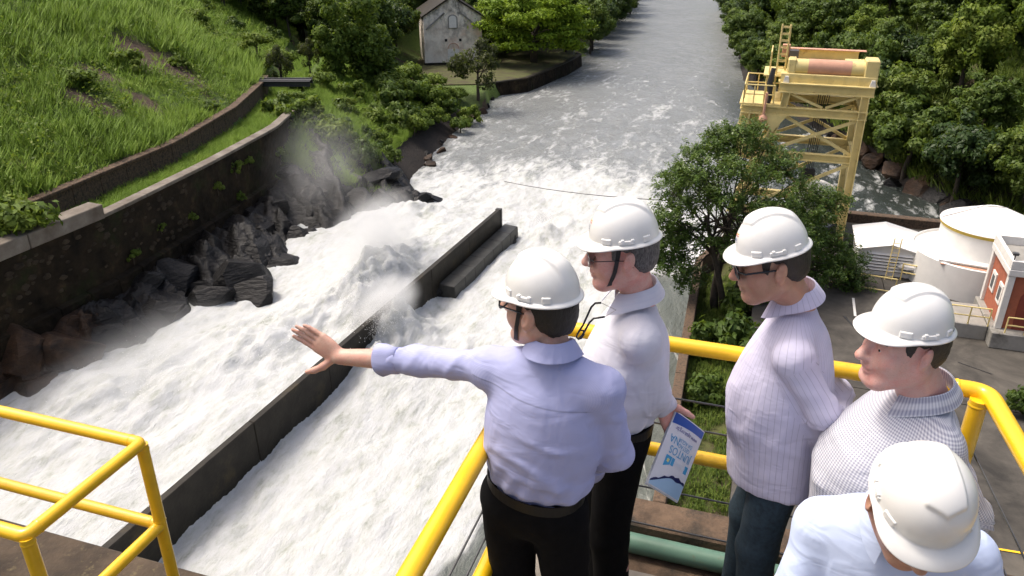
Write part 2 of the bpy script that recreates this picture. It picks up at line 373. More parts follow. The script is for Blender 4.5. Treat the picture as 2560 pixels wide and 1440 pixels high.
# ------------------------------------------------------------------ water: one turbulent sheet, the spillway race in front and the river beyond
TW0, TW1 = pz(250, 1380, -18.6), pz(1247, 524, -18.6)            # training wall crest, near and far end
TWd = (TW1-TW0).normalized(); TW00 = TW0-TWd*16
GW0, GW1 = pz(1640, 1290, -18.0), pz(1747, 648, -18.0)           # guide wall of the second bay
GWd = (GW1-GW0).normalized(); GW00 = GW0-GWd*14
def side(x, y, A, d): return (x-A.x)*d.y-(y-A.y)*d.x               # signed distance, positive to the right
def water():
    xs = np.concatenate([np.arange(-44, -30, .8), np.arange(-30, 15, .19), steps(15, 100, .25, 3.0)])
    ys = np.concatenate([np.arange(3, 76, .20), steps(76, 460, .22, 6)])
    X, Y = np.meshgrid(xs, ys)
    sw = side(X, Y, TW0, TWd); al = (X-TW0.x)*TWd.x+(Y-TW0.y)*TWd.y
    fl = np.stack([X*E1.x+Y*E1.y, (X*E2.x+Y*E2.y)*.55, 0*X], -1)
    foam = 1-smooth01(Y+1.7*np.maximum(0, X-10), 54, 110)
    foam = np.maximum(foam, .42*(1-smooth01(Y+2.0*np.maximum(0, X-20), 95, 240)))
    # dry-ish apron wedge under the closed gate
    A = Vector((-2.5, 25, 0)); d = (Vector((8.8, 50, 0))-A).normalized()
    wdg = side(X, Y, A, d)+fbm(fl*.5, 3, 31)*1.1
    thin = smooth01(wdg, -.25, .5)*(1-smooth01(Y+fbm(fl*.6, 3, 33)*.8, 51.5, 53))
    turb = (1-smooth01(Y+.4*np.maximum(0, X-12), 60, 125))*(1-thin)
    big = fbm(fl*.22, 4, 41); mid = fbm(fl*.75, 4, 43, .6); fine = fbm(fl*2.4, 3, 47, .6)
    ridge = 1-np.abs(fbm(fl*.42, 4, 49))*2
    Z = ZW+turb*(.42*big+.17*mid+.08*fine+.22*ridge)+(1-turb)*(1-thin)*(.12*fbm(fl*.4, 4, 51)+.05*mid)
    left = 1-smooth01(sw, -.2, .2); inb = (1-smooth01(al, 38, 46))
    Z = Z+left*inb*.9*turb                                          # the left race runs higher
    def mound(px, py_, rx, ry, h):
        q = ((X-px)*E1.x+(Y-py_)*E1.y)/rx; r = ((X-px)*E2.x+(Y-py_)*E2.y)/ry
        return h*np.exp(-(q*q+r*r))
    sp = mound(-9.2, 48.5, 1.8, 5.5, 2.4)*left+mound(-7.4, 42.2, 2.0, 3.2, 2.9)*(1-left)+mound(-15, 41, 2.4, 5, .9)*left+mound(-21.5, 34, 3, 4, .8)*left
    sp += mound(2.8, 60.5, 1.5, 2.0, .9)+mound(-8, 64, 2.5, 2, .8)
    Z = Z+sp*(.7+.55*mid+.35*fine+.3*big)
    Z = np.where(thin > .01, Z-thin*.25+thin*.03*fine, Z)
    nx, ny = len(xs), len(ys); i = np.arange(nx*ny).reshape(ny, nx)
    F = np.stack([i[:-1, :-1], i[:-1, 1:], i[1:, 1:], i[1:, :-1]], -1).reshape(-1, 4)
    # drop what lies far under the banks
    cx = X[:-1, :-1]; cy = Y[:-1, :-1]
    keep = ((cx > SH(cy)-6) & (cx < SHR(cy)+6) & ~((side(cx, cy, GW0, GWd) > .8) & (cy < 47))).ravel()
    me = npmesh('river', np.stack([X, Y, Z], -1).reshape(-1, 3), F[keep], True)
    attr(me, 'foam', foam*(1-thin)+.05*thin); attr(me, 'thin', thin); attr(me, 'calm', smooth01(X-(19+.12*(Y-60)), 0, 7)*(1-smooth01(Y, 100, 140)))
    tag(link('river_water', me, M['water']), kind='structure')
    return
water()

# spray thrown up where the race strikes the wall: droplets nobody could count
def spray():
    src = [(-9.2, 48.0, -19.0, 1.2, 4.5, 2.6, 2600), (-7.9, 41.8, -19.3, 1.3, 2.0, 1.9, 5200), (-9.4, 45.5, -18.9, .5, 3, 1.0, 1500), (2.6, 60.5, -19.8, .8, 1.2, .7, 600), (-14, 41, -19.6, 2, 4, .6, 900), (-20, 36.5, -19.8, 2.5, 4, .7, 1200), (-10, 62, -20.2, 2, 2, .8, 900)]
    base = np.array([(1, 0, -.7), (-1, 0, -.7), (0, 1, .7), (0, -1, .7)], float); tf = np.array([(0, 2, 1), (0, 1, 3), (0, 3, 2), (1, 2, 3)])
    V = []; F = []; n = 0
    for cx, cy, cz, rx, ry, h, k in src:
        q = rng.normal(size=(k, 3)); hh = np.abs(rng.normal(size=k))*.45*h
        P = np.stack([cx+E1.x*q[:, 0]*rx*.5+E2.x*q[:, 1]*ry*.5, cy+E1.y*q[:, 0]*rx*.5+E2.y*q[:, 1]*ry*.5, cz+hh], -1)
        sz = rng.uniform(.008, .034, k)*(1-.5*np.clip(hh/h, 0, 1))
        for p, s_ in zip(P, sz):
            V.append(base*s_*rng.uniform(.6, 1.3, 3)+p); F.append(tf+n); n += 4
    me = npmesh('spray', np.concatenate(V), np.concatenate(F)); t = NT('spray droplets'); t.bsdf((.85, .85, .84), .6)
    tag(link('spray', me, t.m), 'white droplets thrown up along the concrete dividing wall', 'spray', kind='stuff')
spray()

# ------------------------------------------------------------------ concrete in the race
def wall_strip(name, pts, zt, zb, th, mat, label, cat, parent=None, cope=None):
    """wall along a polyline: faces on the right-hand side of pts, thickness to the left"""
    n = len(pts); V = []
    for i, p in enumerate(pts):
        p = Vector(p); a = Vector(pts[max(0, i-1)]); b = Vector(pts[min(n-1, i+1)]); d = (b-a); d.z = 0; d.normalize()
        nr = Vector((d.y, -d.x, 0)); z1 = zt[i] if isinstance(zt, list) else zt; z0 = zb[i] if isinstance(zb, list) else zb
        for off, z in ((0, z0), (0, z1), (-th, z1), (-th, z0)):
            V.append((p.x+nr.x*off, p.y+nr.y*off, z))
    F = []
    for i in range(n-1):
        for k in range(4): F.append((i*4+k, i*4+(k+1) % 4, i*4+4+(k+1) % 4, i*4+4+k))
    F += [(0, 1, 2, 3), (n*4-1, n*4-2, n*4-3, n*4-4)]
    m = MB(); m.add(V, F); o = m.build(name, mat, parent)
    if label: tag(o, label, cat)
    return o
tw = empty('training_wall', (TW0.x, TW0.y, -21)); tag(tw, 'long dark concrete dividing wall slanting through the white water', 'wall')
nseg = 9; L = (TW1-TW00).length; nr = Vector((TWd.y, -TWd.x, 0))
for i in range(nseg):
    a = TW00+TWd*(L*i/nseg); b = TW00+TWd*(L*(i+1)/nseg-.02); off = random.uniform(-.02, .02)
    m = MB(tw.location); m.prism([a+nr*(.20+off)-UZ*3.4, a+nr*(.14+off)-UZ*.12, a+nr*(.14+off), a-nr*.22, a-nr*.36-UZ*3.4], b-a)
    m.build('wall_panel', M['conc_dark'], tw, bevel=.03)
m = MB(tw.location); m.prism([TW1+nr*.17-UZ*3.2, TW1+nr*.17+UZ*.02, TW1-nr*.31+UZ*.02, TW1-nr*.42-UZ*3.2], TWd*.35)
m.build('end_post', M['conc_wet'], tw, bevel=.03)
# low buttress block cast against the right face of the far end
bs = TW1-TWd*11.5
for i in range(7):
    a = bs+TWd*(i*1.75)+nr*.19; z0 = -UZ*1.42
    m = MB(tw.location); m.prism([a+z0, a+nr*1.15+z0-UZ*.08, a+nr*1.25-UZ*3.2, a-UZ*3.2], TWd*1.74)
    m.build('buttress_block', M['conc_wet'], tw, bevel=.04)
# guide wall of the second bay
gw = empty('guide_wall', (GW0.x, GW0.y, -21)); tag(gw, 'brown concrete guide wall between the grey apron and the lawn', 'wall')
nr = Vector((GWd.y, -GWd.x, 0)); L = (GW1-GW00).length
for i in range(8):
    a = GW00+GWd*(L*i/8); b = GW00+GWd*(L*(i+1)/8-.02)
    m = MB(gw.location); m.prism([a-nr*.30-UZ*4, a-nr*.22, a+nr*.28, a+nr*.3-UZ*4], b-a); m.build('wall_panel', M['conc_brown'], gw, bevel=.03)
# flared outer end of the guide wall
m = MB(gw.location); p0 = GW1; p1 = GW1+GWd*5+nr*1.6; m.prism([p0-nr*.25-UZ*4, p0-nr*.22, p0+nr*.28, p0+nr*.3-UZ*4], p1-p0); m.build('wing_panel', M['conc_brown'], gw, bevel=.03)

# dam body below the walkway, with the spillway face running down to the apron
def dam():
    m = MB(); prof = [(2.98, -2.2), (3.4, -4.0), (5.5, -11), (9, -17.5), (14.5, -22.5), (-6, -22.5), (-6, -2.2)]
    A0, A1 = -60, 60
    P = [E1*A0+E2*b+UZ*z for b, z in prof]; m.prism(P, E1*(A1-A0)); o = m.build('dam_wall', M['conc']); tag(o, 'sloping concrete face of the dam under the walkway', 'dam')
dam()

# ------------------------------------------------------------------ stone retaining wall on the left bank, its coping, stones and the raised block
def tframe(f, y): 
    d = Vector((f(y+.5)-f(y-.5), 1, 0)).normalized(); return d, Vector((d.y, -d.x, 0))
stm = NT('old stained masonry'); w_ = stm.wpos(); n_ = stm.noise(w_, .7, 8, .68, .3)
col_ = stm.ramp(n_, [(.30, (.006, .0048, .0032)), (.55, (.024, .017, .010)), (.78, (.080, .056, .030))])
moss = stm.ramp(stm.noise(w_, .35, 6, .7), [(.55, 0.0), (.68, 1.0)])
col_ = stm.mix(moss, col_, (.016, .022, .007))
vor = stm.n('ShaderNodeTexVoronoi'); stm.l(stm.wpos((1, 1, 1.3)), vor.inputs['Vector']); vor.inputs['Scale'].default_value = 1.9
stm.bsdf(col_, .85, stm.bump(vor.outputs['Distance'], .8, .10, stm.bump(stm.noise(w_, 6, 5, .7), .7, .05)), Specular_IOR_Level=.15)
M['masonry'] = stm.m
cope = NT('worn coping'); w_ = cope.wpos()
cope.bsdf(cope.ramp(cope.noise(w_, .8, 7, .65), [(.3, (.09, .07, .05)), (.6, (.18, .155, .125)), (.8, (.28, .265, .235))]), .8, cope.bump(cope.noise(w_, 5, 5), .6, .02))
M['coping'] = cope.m
rw = empty('retaining_wall', (-24, 45, -18)); tag(rw, 'tall dark stone retaining wall above the black rocks', 'wall')
ysw = list(np.arange(6, 78, 2.0))
o = wall_strip('masonry_face', [(WL(y)-.02, y, 0) for y in ysw], -13.62, -21.5, .7, M['masonry'], None, None); o.parent = rw; o.location = -Vector(rw.location)
for i in range(len(ysw)-1):
    y0, y1 = ysw[i], ysw[i+1]-.03
    if y0 < 44 and y0 > 30: continue
    a = Vector((WL(y0), y0, -13.62)); b = Vector((WL(y1), y1, -13.62)); d, nr = tframe(WL, y0)
    m = MB(rw.location); m.prism([a+nr*.10, a+nr*.10+UZ*.22, a-nr*.66+UZ*.24, a-nr*.66], b-a); m.build('coping_stone', M['coping'], rw, bevel=.03)
# raised stretch of parapet at the near end
for y0, y1 in ((30, 34.6), (34.65, 39.4), (39.45, 44.2)):
    a = Vector((WL(y0), y0, -13.62)); b = Vector((WL(y1), y1, -13.62)); d, nr = tframe(WL, (y0+y1)/2)
    m = MB(rw.location); m.prism([a+nr*.16, a+nr*.16+UZ*.85, a-nr*.9+UZ*.88, a-nr*.9], b-a); m.build('parapet_block', M['coping'], rw, bevel=.04)
# ledge course lower on the face
for i in range(len(ysw)-1):
    y0, y1 = ysw[i], ysw[i+1]-.02
    if y0 < 26 or y0 > 70: continue
    a = Vector((WL(y0), y0, -17.5)); b = Vector((WL(y1), y1, -17.5)); d, nr = tframe(WL, y0)
    m = MB(rw.location); m.prism([a-nr*.1-UZ*1.4, a+nr*.38-UZ*1.4, a+nr*.34, a-nr*.1+UZ*.12], b-a); m.build('footing_block', M['masonry'], rw, bevel=.03)
def stone_mesh(seed):
    r = np.random.default_rng(seed); n = 7
    ang = np.sort(r.uniform(0, 2*math.pi, n)+0); ang = np.linspace(0, 2*math.pi, n, endpoint=False)+r.uniform(-.25, .25, n); rad = r.uniform(.75, 1.1, n)
    V = [(0, math.cos(a)*q, math.sin(a)*q) for a, q in zip(ang, rad)]+[(.28, math.cos(a)*q*.72, math.sin(a)*q*.72) for a, q in zip(ang, rad)]
    F = [(i, (i+1) % n, n+(i+1) % n, n+i) for i in range(n)]+[tuple(range(n, 2*n))]
    return pymesh('stone', V, F)
stmat = rock_mat('wall stone', (.014, .010, .006), (.075, .056, .034), .85)
stones = [stone_mesh(k) for k in range(6)]
for me in stones: me.materials.append(stmat)
for k in range(150):
    y = random.uniform(30, 52); z = random.uniform(-17.2, -14.0)
    if random.random() < .35: z = random.uniform(-14.9, -13.9)
    d, nr = tframe(WL, y); o = bpy.data.objects.new('stone', stones[k % 6]); COL.objects.link(o); o.parent = rw
    o.location = Vector((WL(y), y, z))+nr*.0-Vector(rw.location); s_ = random.uniform(.11, .24)
    o.scale = (s_*.6, s_*random.uniform(1, 1.5), s_*random.uniform(.7, 1)); o.rotation_euler = (0, 0, math.atan2(nr.y, nr.x))
# upper garden wall along the foot of the hill
uw = empty('terrace_wall', (-26, 50, -14)); tag(uw, 'low stained wall along the foot of the grassy hill', 'wall')
ysu = list(np.arange(8, 84, 2.4))
for i in range(len(ysu)-1):
    y0, y1 = ysu[i], ysu[i+1]-.04; a = Vector((UL(y0), y0, -14.1)); b = Vector((UL(y1), y1, -14.1)); d, nr = tframe(UL, y0)
    m = MB(uw.location); m.prism([a, a+UZ*1.62, a-nr*.5+UZ*1.62, a-nr*.5], b-a); m.build('wall_panel', M['conc_brown'], uw, bevel=.02)
    m = MB(uw.location); m.prism([a+nr*.12+UZ*1.62, a+nr*.12+UZ*1.82, a-nr*.55+UZ*1.84, a-nr*.55+UZ*1.62], b-a); m.build('cap_stone', M['conc_brown'], uw, bevel=.03)
# two beams bridging the terrace
fb = empty('footbridge', (WL(79)-2, 79, -12.6)); tag(fb, 'dark footbridge beams spanning the grassy terrace', 'footbridge')
for k, (dy, dz) in enumerate(((0, 0), (1.1, .12))):
    m = MB(fb.location); m.ibeam((UL(79)-.6, 79+dy, -12.5+dz), (WL(79)+.6, 79+dy, -12.5+dz), .3, .5); m.build('beam', M['steel_dark'], fb)
m = MB(fb.location); m.beam((UL(79)-.6, 79.55, -12.22), (WL(79)+.6, 79.55, -12.22), .8, .04); m.build('walkway_plate', M['steel_dark'], fb)

# ------------------------------------------------------------------ rocks
def rock_mesh(seed, sub=3):
    r = np.random.default_rng(seed); bm = bmesh.new(); bmesh.ops.create_icosphere(bm, subdivisions=sub, radius=1)
    V = np.array([v.co[:] for v in bm.verts])
    for k in range(15):
        n = r.normal(size=3); n /= np.linalg.norm(n); d = r.uniform(.45, .9)
        e = V@n-d; V = V-np.where(e > 0, e*.97, 0)[:, None]*n
    V = V+.06*fbm(V*2.3+seed, 4, seed)[:, None]*V+.03*fbm(V*6+seed, 3, seed+1)[:, None]*V
    V[:, 1] += V[:, 2]*.15
    for v, c in zip(bm.verts, V): v.co = c
    me = bpy.data.meshes.new('boulder'); bm.to_mesh(me); bm.free(); return me
rocks = [rock_mesh(100+k, 4) for k in range(7)]; rocksb = []
for me in rocks:
    m2 = me.copy(); m2.materials.append(M['rock_brown']); rocksb.append(m2); me.materials.append(M['rock_wet'])
def boulder(u, v, z, s, brown, label, group=None, k=0, rot=None):
    p = pz(u, v, z); o = bpy.data.objects.new('boulder', (rocksb if brown else rocks)[k % 7]); COL.objects.link(o)
    o.location = p; o.scale = s; o.rotation_euler = rot or (random.uniform(-.5, .5), random.uniform(-.5, .5), random.uniform(0, 6.28))
    o.scale = tuple(q*1.22 for q in s); tag(o, label, 'rock', group); return o
# the black ledges below the stone wall
BG = 'black rock ledges under the retaining wall'
for k, (u, v, z, s, lab, rot) in enumerate([
    (520, 640, -18.9, (1.5, 2.0, 1.9), 'tall wet black rock face below the stone wall', (.3, .35, .5)),
    (590, 700, -19.6, (2.1, 1.8, 1.7), 'broad glistening black rock slab beside the foam', (.1, .5, .9)),
    (640, 745, -20.2, (1.5, 1.6, 1.4), 'wet black rock jutting lowest into the white water', (.2, .5, .2)),
    (520, 760, -20.1, (1.7, 1.5, 1.4), 'black rock shelf split by a thin trickle of water', (.4, .2, .3)),
    (440, 700, -19.2, (1.6, 1.5, 1.4), 'smooth dark grey rock slab left of the tall face', (.5, .5, .1)),
    (400, 790, -20.0, (1.8, 1.7, 1.6), 'large dull grey rock dome above the foam', (.2, .4, 1.6)),
    (310, 850, -20.2, (1.7, 1.5, 1.5), 'dark grey slanting rock next to the grey dome', (.1, .6, 2.0)),
    (640, 640, -19.4, (1.7, 1.9, 1.2), 'layered black rock sloping under the drifting mist', (.5, .2, .4)),
    (700, 660, -20.3, (1.5, 1.8, .9), 'low wet ledge sinking into the misty foam', (.1, .2, .7)),
    (460, 620, -18.6, (1.1, 1.2, 1.0), 'small black rock block at the foot of the stone wall', (.3, .1, .2))]):
    boulder(u, v, z, s, False, lab, BG, k, rot)
for k, (u, v, z, s, lab) in enumerate([
    (170, 900, -19.8, (2.0, 1.8, 1.7), 'rounded reddish brown rock beside the dark cleft'),
    (60, 900, -19.2, (2.1, 1.8, 1.9), 'pale brown rock face at the edge of the picture'),
    (90, 975, -20.4, (1.5, 1.4, 1.0), 'brown rock with a hollow, low above the foam'),
    (10, 985, -20.4, (1.5, 1.4, 1.2), 'brown rock cut by the left picture edge'),
    (250, 905, -20.5, (1.3, 1.2, 1.2), 'nearly black rock between brown boulder and foam'),
    (240, 820, -19.2, (1.5, 1.4, 1.2), 'dark brown rock under the wall footing')]):
    boulder(u, v, z, s, k not in (4,), lab, 'brown rocks at the near end of the bank', k+2)
# broken black rocks below the bushy slope
for k, (u, v, z, s, lab) in enumerate([
    (880, 465, -19.2, (2.2, 1.8, 1.5), 'big slanting black rock below the bushes'), (945, 445, -19.0, (2.0, 1.1, .8), 'long flat topped black rock slab below the grass'),
    (900, 515, -20.2, (1.8, 1.6, 1.3), 'black rock lump behind the drifting mist'), (955, 500, -20.2, (1.3, 1.3, .9), 'angular black rock in the middle of the rock point'),
    (1010, 490, -20.4, (1.4, 1.1, .8), 'glossy black rock facing the rapids'), (1050, 500, -20.7, (1.2, 1.0, .7), 'black rock near the tip of the rock point'),
    (1100, 503, -21.0, (1.3, .8, .45), 'flat black rock awash at the tip of the point'), (1000, 530, -20.9, (1.0, .9, .6), 'small black rock surrounded by churning water'),
    (930, 540, -20.8, (1.3, 1.0, .8), 'wet black rock lowest against the white race'), (860, 540, -20.4, (1.6, 1.3, 1.2), 'black rock half veiled by the mist'),
    (980, 462, -19.8, (1.3, 1.0, .8), 'black block perched under the grass edge'), (920, 575, -21.0, (.9, .8, .5), 'small black rock tip in the foam below the point')]):
    boulder(u, v, z, s, False, lab, 'broken black rocks of the point', k)
# rocks against the dividing wall
for k, (u, v, z, s, lab) in enumerate([(1075, 722, -20.6, (1.1, .9, .8), 'dark rock between the dividing wall and its buttress'), (1110, 705, -20.9, (.9, .8, .6), 'dark rock at the near end of the buttress'),
    (1150, 685, -21.0, (.9, .7, .5), 'low dark rock beside the concrete buttress'), (1268, 598, -21.0, (.8, .7, .55), 'dark rock at the far tip of the dividing wall'), (1010, 775, -20.9, (.8, .7, .6), 'dark rock half drowned behind the splash')]):
    boulder(u, v, z, s, False, lab, 'rocks at the dividing wall', k+1)
def outcrop():
    ys = np.arange(33.5, 76, .21); fs = np.linspace(-.04, 1.02, 46); Y, Fv = np.meshgrid(ys, fs); X = SH(Y)*(1-Fv)+(WL(Y)+.15)*Fv; Z0 = left_z(X, Y)
    p = np.stack([X, Y, 0*X], -1); c, s_ = math.cos(.9), math.sin(.9); q = np.stack([X*c+Y*s_, (-X*s_+Y*c)*.42, 0*X], -1)
    r1 = 1-np.abs(fbm(q*.42, 3, 121))*2.2; r2 = 1-np.abs(fbm(q*1.1+3, 3, 123))*2.2; stp = r1*1.15+.45*r2; stp = np.floor(stp*4)/4*.65+stp*.35
    env = np.sin(np.pi*np.clip(Fv, 0, 1))**.45*(1-smooth01(Y, 71, 76))*smooth01(Y, 33.5, 35); Z = Z0*1.0+env*(1.05*stp+.25)-.25+.07*fbm(q*5, 2, 125)
    X = X+.35*fbm(p*.9, 3, 127)*env; Y2 = Y+.35*fbm(p*.9+9, 3, 128)*env; ny, nx = Y.shape; i = np.arange(nx*ny).reshape(ny, nx); F = np.stack([i[:-1, :-1], i[1:, :-1], i[1:, 1:], i[:-1, 1:]], -1).reshape(-1, 4)
    for nm, sel, mt, lab in (('bedrock_outcrop', ys > 40, 'rock_wet', 'continuous jagged black wet bedrock between the stone wall and the race'), ('bedrock_outcrop', ys <= 40.3, 'rock_brown', 'brown bedrock at the near end of the stone wall')):
        col = np.where(sel)[0]; j = np.arange(len(col)*ny).reshape(ny, len(col)); P = np.stack([X, Y2, Z], -1)[:, col].reshape(-1, 3); Fq = np.stack([j[:-1, :-1], j[:-1, 1:], j[1:, 1:], j[1:, :-1]], -1).reshape(-1, 4)
        ce = P.mean(0); me = npmesh(nm, P-ce, Fq[:, ::-1] if False else Fq); o = link(nm, me, M[mt]); o.location = ce; tag(o, lab, 'rock')
outcrop()
rnd = random.Random(5)
for k in range(80):
    y = rnd.uniform(35, 70); f_ = rnd.uniform(.0, .98); x = float(SH(y))*(1-f_)+(float(WL(y))+.6)*f_; z = float(left_z(np.array(x), np.array(y)))
    q = rnd.uniform(.8, 1.9); br = y < 41 and rnd.random() < .7; o = bpy.data.objects.new('boulder', (rocksb if br else rocks)[k % 7]); COL.objects.link(o); o.location = (x, y, z-q*.28); o.scale = (q, q*rnd.uniform(.8, 1.3), q*rnd.uniform(.6, 1.0)); o.rotation_euler = (rnd.uniform(-.6, .6), rnd.uniform(-.6, .6), rnd.uniform(0, 6.3))
    tag(o, ('brown' if br else 'wet black')+' rubble rock wedged between the stone wall and the race'+(', near the dam' if y < 42 else ', under the mist' if y > 58 else ', among the large ledges'), 'rock', 'rubble below the stone wall')
# brown shore rocks further down
for k in range(22):
    f = k/21; y = 78+f*34; x = SH(y)+random.uniform(-1.6, .5)
    o = bpy.data.objects.new('boulder', (rocksb if k % 3 else rocks)[k % 7]); COL.objects.link(o); o.location = (x, y, ZW+random.uniform(-.1, .5)); q = random.uniform(.35, 1.1)
    o.scale = (q, q*.8, q*.6); o.rotation_euler = (random.random(), random.random(), random.random()*6)
    tag(o, 'brown and black shore rock along the waterline below the bushes', 'rock', 'shore rocks below the bushes')
for k in range(16):
    y = 60+k*2.1; x = SHR(y)+random.uniform(-.3, 2.2); o = bpy.data.objects.new('boulder', (rocksb if k % 2 else rocks)[k % 7]); COL.objects.link(o)
    q = random.uniform(.8, 2.0); o.location = (x, y, ZW+random.uniform(0, 1.2)); o.scale = (q, q, q*.8); o.rotation_euler = (random.random(), random.random(), random.random()*6)
    tag(o, 'shaded brown rock at the foot of the forest bank', 'rock', 'rocks under the right forest bank')
# ------------------------------------------------------------------ power-station yard
ZY = -18.0
def ab(p): return Vector(p).dot(E1), Vector(p).dot(E2)
yd = NT('stained yard concrete'); w_ = yd.wpos()
c_ = yd.ramp(yd.noise(w_, .35, 8, .66, .4), [(.34, (.022, .020, .017)), (.50, (.060, .054, .045)), (.70, (.125, .112, .093))])
yd.bsdf(c_, .85, yd.bump(yd.noise(w_, 3, 6, .65), .4, .03)); M['yard'] = yd.m
lw = NT('patchy lawn soil'); w_ = lw.wpos()
lw.bsdf(lw.ramp(lw.noise(w_, .8, 7, .65), [(.35, (.055, .042, .022)), (.6, (.075, .085, .022))]), .95, lw.bump(lw.noise(w_, 5, 5), .6, .06)); M['lawn'] = lw.m
ga, _ = ab(GW0); a_l = 3.2                                          # lawn spans from guide wall to here (along the dam axis)
yb0, yb1 = 12.0, ab(pz(2130, 556, ZY))[1]
aL = ab(pz(1842, 1100, ZY))[0]
def slab(name, poly, z, depth, mat):
    m = MB(); m.prism([E(a, b, z) for a, b in poly], -UZ*depth); return tag(m.build(name, mat), kind='structure')
gA0, gB0 = ab(GW00); gA1, gB1 = ab(GW1)
slab('lawn_ground', [(gA0+.25, gB0), (aL, gB0), (aL, yb1-3), (gA1+.25, gB1)], -19.3, 3, M['lawn'])
# yard slabs with joints
for i in range(5):
    for j in range(4):
        a0 = aL+i*7.5; b0 = yb0+j*(yb1-yb0)/4; b1 = yb0+(j+1)*(yb1-yb0)/4
        slab('yard_pavement', [(a0+.02, b0+.02), (a0+7.46, b0+.02), (a0+7.46, b1-.02), (a0+.02, b1-.02)], ZY-.01*((i*3+j*2) % 3), 3, M['yard'])
m = MB(); m.beam(E(aL-.5, yb1+.3, ZY+.1), E(aL+50, yb1+.3, ZY+.1), .7, 1.2); o = m.build('river_parapet', M['conc_brown'], bevel=.04); tag(o, 'long low brown parapet between the tanks and the dark river', 'parapet')
# painted line strokes and drain seams on the paving
for (u0, v0, u1, v1, w, mt) in [(2133, 745, 2138, 790, .14, 'white_trim')]:
    m = MB(); m.beam(pz(u0, v0, ZY+.010), pz(u1, v1, ZY+.010), w, .006); tag(m.build('pavement_marking', M[mt]), kind='structure')
for (u0, v0, u1, v1, w) in [(2110, 790, 2165, 850, .10), (2395, 905, 2480, 935, .05)]:
    m = MB(); m.beam(pz(u0, v0, ZY+.012), pz(u1, v1, ZY+.012), w, .006); tag(m.build('pavement_joint', M['steel_dark']), kind='structure')

def rail_run(root, pts, h, r, mat, mids=(.5,), post_every=1.6, name='handrail'):
    pts = [Vector(p) for p in pts]; o_ = Vector(root.location)
    for hh, nm in [(1.0, name)]+[(q, 'mid_rail') for q in mids]:
        m = MB(o_); m.tube([p+UZ*h*hh for p in pts], r, 8); m.build(nm, mat, root, True)
    for i in range(len(pts)-1):
        a, b = pts[i], pts[i+1]; n = max(1, round((b-a).length/post_every))
        for k in range(n+(1 if i == len(pts)-2 else 0)):
            p = lerp(a, b, k/n); m = MB(o_); m.tube([p, p+UZ*(h-.002)], r*.95, 8); m.build('post', mat, root, True)
# louvred plant box with pitched roof
def louvre_box():
    p = pz(2214, 690, ZY); a, b = ab(p); t = empty('plant_enclosure', E(a, b, ZY)); tag(t, 'white louvred plant enclosure with a shallow pitched roof', 'enclosure')
    w, d, h, rise = 1.85, 2.0, 1.65, .40
    O = t.location; A = E(a-w, b, ZY); 
    m = MB(O); m.prism([E(a-w*.92, b, ZY), E(a+w*.92, b, ZY), E(a+w, b, ZY+h), E(a, b, ZY+h+rise), E(a-w, b, ZY+h)], E2*2*d); m.build('body', M['white_paint'], t, bevel=.02)
    for s_ in (-1, 1):
        e0 = E(a, b-.18, ZY+h+rise+.05); e1 = E(a+s_*(w+.16), b-.18, ZY+h-.02)
        m = MB(O); m.prism([e0, e1, e1+UZ*.05, e0+UZ*.05], E2*(2*d+.36)); m.build('roof_panel', M['white_paint'], t)
    for k in range(6):
        z = ZY+.34+k*.205; m = MB(O); m.prism([E(a-w*.72, b-.004, z), E(a-w*.72, b-.10, z+.03), E(a-w*.72, b-.10, z+.05), E(a-w*.72, b-.004, z+.15)], E1*(w*1.44)); m.build('louvre', M['white_paint'], t)
        m = MB(O); m.beam(E(a-w*.72, b-.003, z-.02), E(a+w*.72, b-.003, z-.02), .004, .06); m.build('louvre_gap', M['dark_gap'], t)
    # ladder
    l = empty('ladder', E(a+.15, b-.3, ZY)); tag(l, 'narrow yellow ladder leaning on the louvred enclosure', 'ladder')
    for s_ in (-.2, .2):
        m = MB(l.location); m.tube([E(a+.1+s_, b-.55, ZY), E(a+.25+s_, b-.15, ZY+h+rise+.55)], .03, 6); m.build('rail', M['cranepaint'], l)
    for k in range(8):
        f = .08+k*.115; q = lerp(E(a+.1, b-.55, ZY), E(a+.25, b-.15, ZY+h+rise+.55), f); m = MB(l.location); m.tube([q-E1*.2, q+E1*.2], .02, 6); m.build('rung', M['cranepaint'], l)
louvre_box()
# white equipment behind the crane leg
p = pz(2098, 590, ZY); t = empty('white_tank', p+Vector((-1.0, 3.0, 0))); tag(t, 'white rounded tank half hidden behind the crane leg', 'tank')
m = MB(t.location); m.lathe(t.location, [(1.5, 0), (1.5, 2.3), (1.3, 2.7), (.7, 3.0), (.05, 3.1)], 28); m.build('shell', M['white_paint'], t, True)
m = MB(t.location); m.lathe(t.location, [(1.54, 1.0), (1.54, 1.06)], 28); m.build('band', M['white_trim'], t, True)
